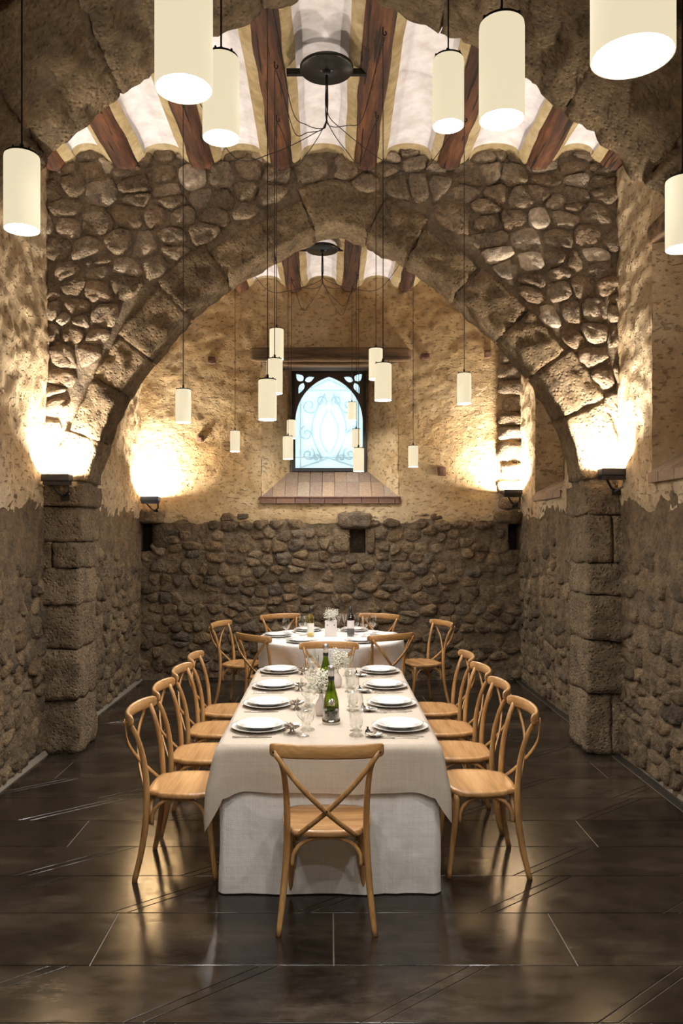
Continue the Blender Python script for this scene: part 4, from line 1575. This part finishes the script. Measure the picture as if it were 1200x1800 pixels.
def over_fn(x, y, nx, ny, w, t):
    drop = 0.232 + 0.012 * fr(x * 3, y * 2, 3, 2) + 0.16 * w ** 1.2 + (0.03 * w if x < 0 else -0.02 * w)
    wave = 0.012 * t * fr(x * 4 + 1, y * 4, 2 + t, 3)
    o = 0.021 + 0.014 * t + wave + w * (0.09 * t ** 0.9 if x > 0 else 0.10 * t ** 0.8) * (1.0 - 0.35 * max(0, t - 0.6) / 0.4)
    return o, 0.002 + (drop - 0.002) * t


over = tag(obj('tablecloth', draped(TX0 - 0.004, TX1 + 0.004, TY0 - 0.004, TY1 + 0.004, TZ + 0.004, 12, over_fn, 0.025), 'linen', smooth=True), 'natural linen overcloth with pointed corners on the long table', 'tablecloth')
TOP = TZ + 0.0045

# ------------------------------------------------------------------ round table and its cloths
RR = 0.725
rt = thing('round_table', 'round table hidden under white cloths at the back of the room', 'table', (RT.x, RT.y, 0))
obj('table_top', lathe([(0.0, TZ - 0.03), (RR - 0.015, TZ - 0.03), (RR - 0.01, TZ - 0.015), (RR - 0.015, TZ - 0.004), (0.0, TZ - 0.004)], 48), 'chair_x', rt, True)
for k in range(4):
    a = PI / 4 + k * PI / 2
    obj('leg', box(-0.025, 0.025, -0.025, 0.025, 0, TZ - 0.03, 0.003), 'chair', rt, False, (0.36 * math.cos(a), 0.36 * math.sin(a), 0))
PUSH = [math.atan2(7.42 - RT.y, -0.655 - RT.x), math.atan2(7.47 - RT.y, 0.545 - RT.x)]
PUSHD = [0.135, 0.145]
for k, pp in enumerate(((-1.07, 8.38), (1.13, 8.45), (-0.53, 9.14), (0.55, 9.16))):
    PUSH.append(math.atan2(pp[1] - RT.y, pp[0] - RT.x))
    PUSHD.append(max(0.0, RR + 0.05 - ((Vector(pp) - RT).length - 0.37)))


def round_cloth(rows, hem, r0, fold, dent, seedv):
    n = 144
    V, F = [], []
    for s in (0.5, 0.95):
        for i in range(n):
            a = 2 * PI * i / n
            V.append((r0 * s * math.cos(a), r0 * s * math.sin(a), 0))
    for k in range(rows + 1):
        t = k / rows
        for i in range(n):
            a = 2 * PI * i / n
            f = fold * t * (math.sin(a * 13 + seedv) * 0.5 + fr(math.cos(a) * 3 + seedv, math.sin(a) * 3, 1, 3))
            h = hem(a) * t
            dn = 0.0
            for pa, pd in zip(PUSH, PUSHD):
                q = (a - pa + PI) % (2 * PI) - PI
                dn += pd * math.exp(-(q / 0.36) ** 2)
            zf = min(1.0, max(0.0, (h - 0.03) / 0.20))
            r = r0 + 0.012 * (1 - math.exp(-6 * t)) + f - dent * dn * zf
            V.append((r * math.cos(a), r * math.sin(a), -h - (0.004 if k == 0 else 0)))
    for r in range(rows + 2):
        for i in range(n):
            j = (i + 1) % n
            F.append((r * n + i, (r + 1) * n + i, (r + 1) * n + j, r * n + j))
    F.append(tuple(range(n)))
    return V, F


tag(obj('tablecloth', round_cloth(18, lambda a: TZ - 0.008, RR, 0.018, 1.0, 1.0), 'lilac_cloth', smooth=True, loc=(RT.x, RT.y, TZ)), 'floor-length pale lilac cloth under the white one on the round table', 'tablecloth')
tag(obj('tablecloth', round_cloth(12, lambda a: 0.30 + 0.05 * math.cos(4 * a + 0.6) + 0.02 * math.sin(9 * a), RR + 0.012, 0.022, 1.0, 4.0), 'white_cloth', smooth=True, loc=(RT.x, RT.y, TZ + 0.005)), 'white overcloth with a wavy hem on the round table', 'tablecloth')
TOP2 = TZ + 0.0055

# ------------------------------------------------------------------ tableware
charger_me = new_mesh('charger', *lathe([(0.0, 0.0), (0.085, 0.0), (0.10, 0.004), (0.145, 0.015), (0.154, 0.019), (0.155, 0.021), (0.145, 0.019), (0.10, 0.008), (0.0, 0.006)], 40), 'porcelain', True)
plate_me = new_mesh('plate', *lathe([(0.0, 0.0), (0.065, 0.0), (0.072, 0.004), (0.085, 0.016), (0.128, 0.024), (0.13, 0.026), (0.126, 0.027), (0.085, 0.019), (0.07, 0.007), (0.0, 0.005)], 40), 'porcelain', True)
wine_prof = [(0.0, 0.001), (0.034, 0.001), (0.034, 0.003), (0.012, 0.007), (0.0045, 0.016), (0.004, 0.07), (0.008, 0.082), (0.026, 0.098), (0.037, 0.118), (0.041, 0.142), (0.038, 0.172), (0.032, 0.20)]
wine_me = new_mesh('wine_glass', *lathe(wine_prof, 24), 'glass', True)
flute_me = new_mesh('flute', *lathe([(0.0, 0.001), (0.030, 0.001), (0.030, 0.003), (0.010, 0.007), (0.004, 0.016), (0.0035, 0.10), (0.008, 0.115), (0.02, 0.145), (0.033, 0.20)], 20), 'glass', True)


def goblet_mesh():
    """squat pressed-glass goblet with a faceted bowl on a ringed foot"""
    prof = [(0.0, 0.001), (0.038, 0.001), (0.039, 0.005), (0.030, 0.012), (0.013, 0.02), (0.012, 0.027), (0.017, 0.03), (0.013, 0.034), (0.024, 0.042), (0.033, 0.055), (0.036, 0.085), (0.038, 0.12), (0.0385, 0.135)]
    V, F = lathe(prof, 24)
    V2 = []
    for i, v in enumerate(V):
        k = i % 24
        ring = i // 24
        s = 1.0 - (0.045 if (k % 2 and 8 <= ring <= 10) else 0)
        V2.append((v[0] * s, v[1] * s, v[2]))
    return V2, F


goblet_me = new_mesh('goblet', *goblet_mesh(), 'glass', False)


def cutlery(kind):
    L = 0.20
    if kind == 'knife':
        return join(box(-0.008, 0.008, 0.0, 0.085, 0.0, 0.006, 0.002), (lambda p: ([(x, y, 0.0015) for x, y in p] + [(x, y, 0.003) for x, y in p], [tuple(range(len(p)))[::-1], tuple(range(len(p), 2 * len(p)))] + [(i, (i + 1) % len(p), len(p) + (i + 1) % len(p), len(p) + i) for i in range(len(p))]))([(-0.007, 0.085), (0.008, 0.085), (0.009, 0.15), (0.004, 0.20), (-0.005, 0.205)]))
    tines = [sweep([(x, 0.135, 0.006), (x, 0.16, 0.004), (x * 1.05, 0.19, 0.007)], [(-0.0014, -0.0008), (0.0014, -0.0008), (0.0014, 0.0008), (-0.0014, 0.0008)], up=(0, 0, 1)) for x in (-0.009, -0.003, 0.003, 0.009)]
    return join(sweep(catmull([(0, 0.0, 0.003), (0, 0.05, 0.0035), (0, 0.10, 0.007), (0, 0.125, 0.006)], 4), [(-0.005, -0.001), (0.005, -0.001), (0.005, 0.001), (-0.005, 0.001)], up=(0, 0, 1), scale=lambda t: 1.1 - 0.5 * t), box(-0.0115, 0.0115, 0.122, 0.138, 0.0045, 0.0068, 0.0008), *tines)


knife_me = new_mesh('knife', *cutlery('knife'), 'silver')
fork_me = new_mesh('fork', *cutlery('fork'), 'silver')


def ribbed_dish():
    """small pressed silver dish: scalloped rim, beaded ring, short foot"""
    prof = [(0.0, 0.002), (0.022, 0.002), (0.024, 0.006), (0.014, 0.012), (0.010, 0.022), (0.022, 0.028), (0.036, 0.032), (0.046, 0.040), (0.048, 0.042), (0.044, 0.041), (0.03, 0.035), (0.0, 0.031)]
    V, F = lathe(prof, 32)
    out = []
    for i, v in enumerate(V):
        k, ring = i % 32, i // 32
        s = 1 + (0.05 if k % 2 and 6 <= ring <= 9 else 0)
        out.append((v[0] * s, v[1] * s, v[2] + (0.006 if k % 2 and 6 <= ring <= 10 else 0)))
    return out, F


dish_me = new_mesh('dish', *ribbed_dish(), 'chrome_rough', False)
low_me = new_mesh('dish', *[(lambda V: [(x * 1.0, y * 1.0, z * 0.35) for x, y, z in V])(ribbed_dish()[0]), ribbed_dish()[1]], 'chrome_rough', False)
knob_me = new_mesh('salt_pot', *lathe([(0.0, 0.0), (0.013, 0.0), (0.015, 0.006), (0.013, 0.014), (0.007, 0.019), (0.004, 0.026), (0.006, 0.031), (0.0, 0.035)], 14), 'black_satin', True)

YS = {'left': (4.30, 4.88, 5.45, 6.06), 'right': (4.31, 4.90, 5.46, 6.05)}


def one(name, me, label, cat, loc, rotz, group):
    return tag(link(name, me, None, loc, rotz), label, cat, group)


for sd, s in (('left', -1), ('right', 1)):
    for i, y in enumerate(YS[sd]):
        w = '%s %s-hand setting of the long table' % (ORD[i], sd)
        X = s * 0.375 + (0.0 if s < 0 else 0.01)
        one('charger_plate', charger_me, 'white charger plate under another at the ' + w, 'plate', (X, y, TOP + 0.001), 0, 'chargers on the long table')
        one('dinner_plate', plate_me, 'white dinner plate on a charger at the ' + w, 'plate', (X + s * -0.004, y + 0.004, TOP + 0.0085), 0, 'dinner plates on the long table')
        yk = y - 0.185 if s < 0 else y + 0.185
        one('dinner_knife', knife_me, 'silver dinner knife of the ' + w, 'knife', (s * 0.50, yk, TOP + 0.0005), s * PI / 2 + R.uniform(-.06, .06), 'knives on the long table')
        yf = y + 0.185 if s < 0 else y - 0.18
        one('dinner_fork', fork_me, 'silver dinner fork of the ' + w, 'fork', (s * 0.49, yf, TOP), s * PI / 2 + R.uniform(-.08, .08), 'forks on the long table')
        if s > 0:
            one('salad_fork', fork_me, 'smaller outer silver fork of the ' + w, 'fork', (s * 0.46, yf - 0.028, TOP), s * PI / 2 + R.uniform(-.1, .1), 'forks on the long table')
        if s < 0:
            one('wine_glass', wine_me, 'clear tulip wine glass of the ' + w, 'wine glass', (-0.135, y - 0.155, TOP), 0, 'wine glasses on the long table')
            one('glass_goblet', goblet_me, 'squat pressed glass goblet of the ' + w, 'goblet', (-0.115, y - 0.03, TOP), 0, 'goblets on the long table')
            one('silver_dish', dish_me, 'small scalloped silver dish on a foot, %s on the left side' % ORD[i], 'dish', (-0.195, y - 0.10, TOP), 0, 'silver dishes on the long table')
        else:
            one('wine_glass', wine_me, 'clear tulip wine glass of the ' + w, 'wine glass', (0.145, y - 0.05, TOP), 0, 'wine glasses on the long table')
            one('glass_goblet', goblet_me, 'squat pressed glass goblet of the ' + w, 'goblet', (0.142, y - 0.165, TOP), 0, 'goblets on the long table')
            one('silver_dish', low_me, 'low scalloped silver dish, %s on the right side' % ORD[i], 'dish', (0.235, y - 0.175, TOP), 0, 'silver dishes on the long table')
            one('salt_pot', knob_me, 'small dark knobbed salt pot behind the silver dish, %s' % ORD[i], 'salt pot', (0.205, y - 0.10, TOP), 0, 'salt pots on the long table')


def champagne(loc, label, s=1.0):
    t = thing('champagne_bottle', label, 'bottle', loc, 0, 'green bottles on the long table')
    obj('glass_body', lathe([(0.0, 0.004), (0.043, 0.004), (0.0455, 0.012), (0.0455, 0.075), (0.043, 0.115), (0.036, 0.15), (0.026, 0.185), (0.0185, 0.215), (0.0155, 0.245), (0.0145, 0.285), (0.0145, 0.30)], 32), 'green_glass', t, True)
    obj('wine', lathe([(0.0, 0.006), (0.042, 0.006), (0.0435, 0.014), (0.0435, 0.084), (0.0, 0.084)], 28), 'dark_wine', t, True)
    obj('coaster', lathe([(0.0, 0.0), (0.050, 0.0), (0.051, 0.003), (0.0505, 0.026), (0.047, 0.027), (0.0465, 0.006), (0.0, 0.004)], 32), 'chrome_rough', t, True)
    f = obj('neck_foil', lathe([(0.0155, 0.262), (0.0172, 0.263), (0.0172, 0.293), (0.0185, 0.297), (0.0185, 0.307), (0.0165, 0.318), (0.0, 0.322)], 24), 'foil_silver', t, True)
    obj('foil_band', lathe([(0.0162, 0.238), (0.0178, 0.239), (0.0178, 0.262), (0.0160, 0.263)], 24), 'foil', f, True)
    # cast emblem on the shoulder: a toothed rosette
    V, F = [(0, -0.0036, 0)], []
    n = 24
    for r, d in ((0.010, -0.0034), (0.02, -0.002)):
        for i in range(n):
            a = 2 * PI * i / n
            q = r * (1 + (0.14 if i % 3 == 0 else -0.1) * (r > 0.015))
            V.append((q * math.cos(a), d - (0.0012 if i % 2 else 0), q * math.sin(a)))
    for i in range(n):
        j = (i + 1) % n
        F.append((0, 1 + i, 1 + j))
        F.append((1 + i, 1 + n + i, 1 + n + j, 1 + j))
    e = obj('emblem', (V, F), 'chrome_rough', t, False, (0.004, -0.0415, 0.122))
    e.rotation_euler = (-0.18, 0, 0)
    return t


champagne((0.012, 4.43, TOP), 'green sparkling wine bottle with a silver emblem, nearer of the two')
champagne((-0.022, 5.30, TOP), 'green sparkling wine bottle with a silver emblem, farther of the two')


def gypsophila(loc, label, seed, h=0.17, spread=0.055, lean=(0.0, 0.0), vase='bud'):
    rn = random.Random(seed)
    t = thing('flower_vase', label, 'vase', loc, 0, 'little vases with white flowers')
    if vase == 'bud':
        obj('vase', lathe([(0.0, 0.0), (0.028, 0.0), (0.036, 0.02), (0.037, 0.05), (0.028, 0.08), (0.014, 0.10), (0.012, 0.12), (0.016, 0.13)], 24), 'pot', t, True)
        z0 = 0.11
    else:
        obj('vase', box(-0.062, 0.062, -0.045, 0.045, 0.0, 0.155, 0.004), 'paper', t)
        z0 = 0.14
    tips = []
    for k in range(22):
        a = rn.uniform(0, 2 * PI)
        q = rn.random() ** 0.5
        tips.append(Vector((spread * q * math.cos(a) + lean[0], spread * q * math.sin(a) + lean[1], z0 + h * rn.uniform(0.35, 1.0))))
    obj('stems', join(*[sweep(catmull([(0.004 * math.cos(k), 0.004 * math.sin(k), z0 - 0.03), (p.x * 0.3, p.y * 0.3, z0 + (p.z - z0) * 0.5), tuple(p)], 3), circ(0.0011, 4)) for k, p in enumerate(tips)]), 'leaf', t)
    V, F = [], []
    VL, FL = [], []
    ico = bmesh.new()
    bmesh.ops.create_icosphere(ico, subdivisions=1, radius=1.0)
    iv, jf = from_bm(ico)
    for p in tips:
        for _ in range(22):
            c = p + Vector((rn.gauss(0, 0.011), rn.gauss(0, 0.011), rn.gauss(-0.008, 0.016)))
            r = rn.uniform(0.0034, 0.0066)
            b = len(V)
            V += [(c.x + x * r, c.y + y * r, c.z + z * r * 0.8) for x, y, z in iv]
            F += [tuple(i + b for i in f) for f in jf]
        for _ in range(5):
            c = p + Vector((rn.gauss(0, 0.013), rn.gauss(0, 0.013), rn.gauss(-0.02, 0.016)))
            d = Vector((rn.uniform(-1, 1), rn.uniform(-1, 1), rn.uniform(-0.3, 1))).normalized() * rn.uniform(0.008, 0.016)
            w = d.orthogonal().normalized() * 0.0035
            b = len(VL)
            VL += [tuple(c), tuple(c + d * 0.5 + w), tuple(c + d), tuple(c + d * 0.5 - w)]
            FL.append((b, b + 1, b + 2, b + 3))
    o = obj('blossoms', (V, F), 'flower', t, True)
    o['kind'] = 'stuff'
    o = obj('leaves', (VL, FL), 'leaf', t)
    o['kind'] = 'stuff'
    return t


gypsophila((-0.045, 4.62, TOP), 'pink bud vase with white baby\'s breath just behind the nearer green bottle', 1, 0.15, 0.044, (0.0, 0.0))
gypsophila((0.052, 5.46, TOP), 'bud vase with white baby\'s breath beside the farther green bottle', 2, 0.13, 0.04, (0.02, 0))

# round table
for k, (a, rr_) in enumerate(((-123, 0.52), (-57, 0.52), (180, 0.55), (0, 0.55), (118, 0.53), (62, 0.53))):
    x, y = RT.x + rr_ * math.cos(math.radians(a)), RT.y + rr_ * math.sin(math.radians(a))
    lab = ('front left of the round table', 'front right of the round table', 'the left edge of the round table', 'the right edge of the round table', 'back left of the round table', 'back right of the round table')[k]
    one('charger_plate', charger_me, 'white charger plate under another at the ' + lab.replace('the ', ''), 'plate', (x, y, TOP2 + 0.001), 0, 'chargers on the round table')
    one('dinner_plate', plate_me, 'white dinner plate on a charger at the ' + lab.replace('the ', ''), 'plate', (x, y, TOP2 + 0.0085), 0, 'dinner plates on the round table')
    one('dinner_knife', knife_me, 'silver knife beside the plate at the ' + lab.replace('the ', ''), 'knife', (x + 0.2 * math.sin(math.radians(a)) * -1 * 0.95, y + 0.2 * math.cos(math.radians(a)) * 0.95 - 0.02, TOP2 + 0.0005), math.radians(a + 90), 'knives on the round table')
for k, (x, y, lab) in enumerate(((-0.43, 8.02, 'clear wine glass left of the round table, in front of the back left chair'),
                                 (-0.275, 8.22, 'clear wine glass second from left on the round table'),
                                 (-0.225, 8.30, 'clear wine glass close to the pale wine bottle, behind it'),
                                 (0.275, 8.28, 'clear wine glass just right of the red wine bottle'),
                                 (0.36, 8.14, 'clear wine glass between red wine bottle and rightmost glass'),
                                 (0.46, 8.32, 'rightmost clear wine glass on the round table'))):
    one('wine_glass', wine_me, lab, 'wine glass', (x, y, TOP2), 0, 'wine glasses on the round table')
for x, y, lab in ((0.105, 8.52, 'slim clear flute behind the flower box, left of two'), (0.165, 8.47, 'slim clear flute behind the flower box, right of two')):
    one('champagne_flute', flute_me, lab, 'flute', (x, y, TOP2), 0, 'flutes on the round table')


def wine_bottle(loc, body, label, red):
    t = thing('wine_bottle', label, 'bottle', loc)
    obj('glass_body', lathe([(0.0, 0.002), (0.034, 0.002), (0.037, 0.008), (0.037, 0.185), (0.034, 0.205), (0.02, 0.228), (0.0145, 0.245), (0.014, 0.30), (0.0, 0.30)], 28), body, t, True)
    obj('capsule', lathe([(0.015, 0.235), (0.0162, 0.236), (0.0158, 0.305), (0.0, 0.307)], 20), 'foil', t, True)
    n = 12

    def band(z0, z1, r):
        V = [(r * math.sin((-1 + 2 * i / n) * 1.35), -r * math.cos((-1 + 2 * i / n) * 1.35), z) for z in (z0, z1) for i in range(n + 1)]
        return V, [(i, i + 1, n + 2 + i, n + 1 + i) for i in range(n)]
    if red:
        obj('upper_label', band(0.085, 0.165, 0.0376), 'paper', t, True)
        obj('lower_label', band(0.02, 0.078, 0.0376), 'paper_dark', t, True)
    else:
        obj('wine', lathe([(0.0, 0.004), (0.033, 0.004), (0.034, 0.03), (0.0, 0.03)], 20), M['amber_wine'], t, True)
        obj('label', band(0.045, 0.14, 0.0376), M['clear_label'], t, True)
    return t


M['amber_wine'] = plain('pale_wine', (0.75, 0.62, 0.25), 0.2)
M['clear_label'] = plain('white_label', (0.78, 0.76, 0.68), 0.6)
wine_bottle((0.222, 8.16, TOP2), 'wine_glass_dark', 'dark red wine bottle with pale label on the round table', True)
wine_bottle((-0.188, 8.14, TOP2), 'amber_glass', 'pale white wine bottle with black cap on the round table', False)
box_t = gypsophila((0.02, 8.20, TOP2), 'weathered white flower box with sprigs at the middle of the round table', 6, 0.12, 0.07, (0.01, 0), 'box')
for x in (-0.035, 0.035):
    obj('nail', xform(lathe([(0.0, 0.003), (0.005, 0.002), (0.006, 0.0)], 8), Matrix.Rotation(PI / 2, 4, 'X')), 'black', box_t, True, (x, -0.0455, 0.115))
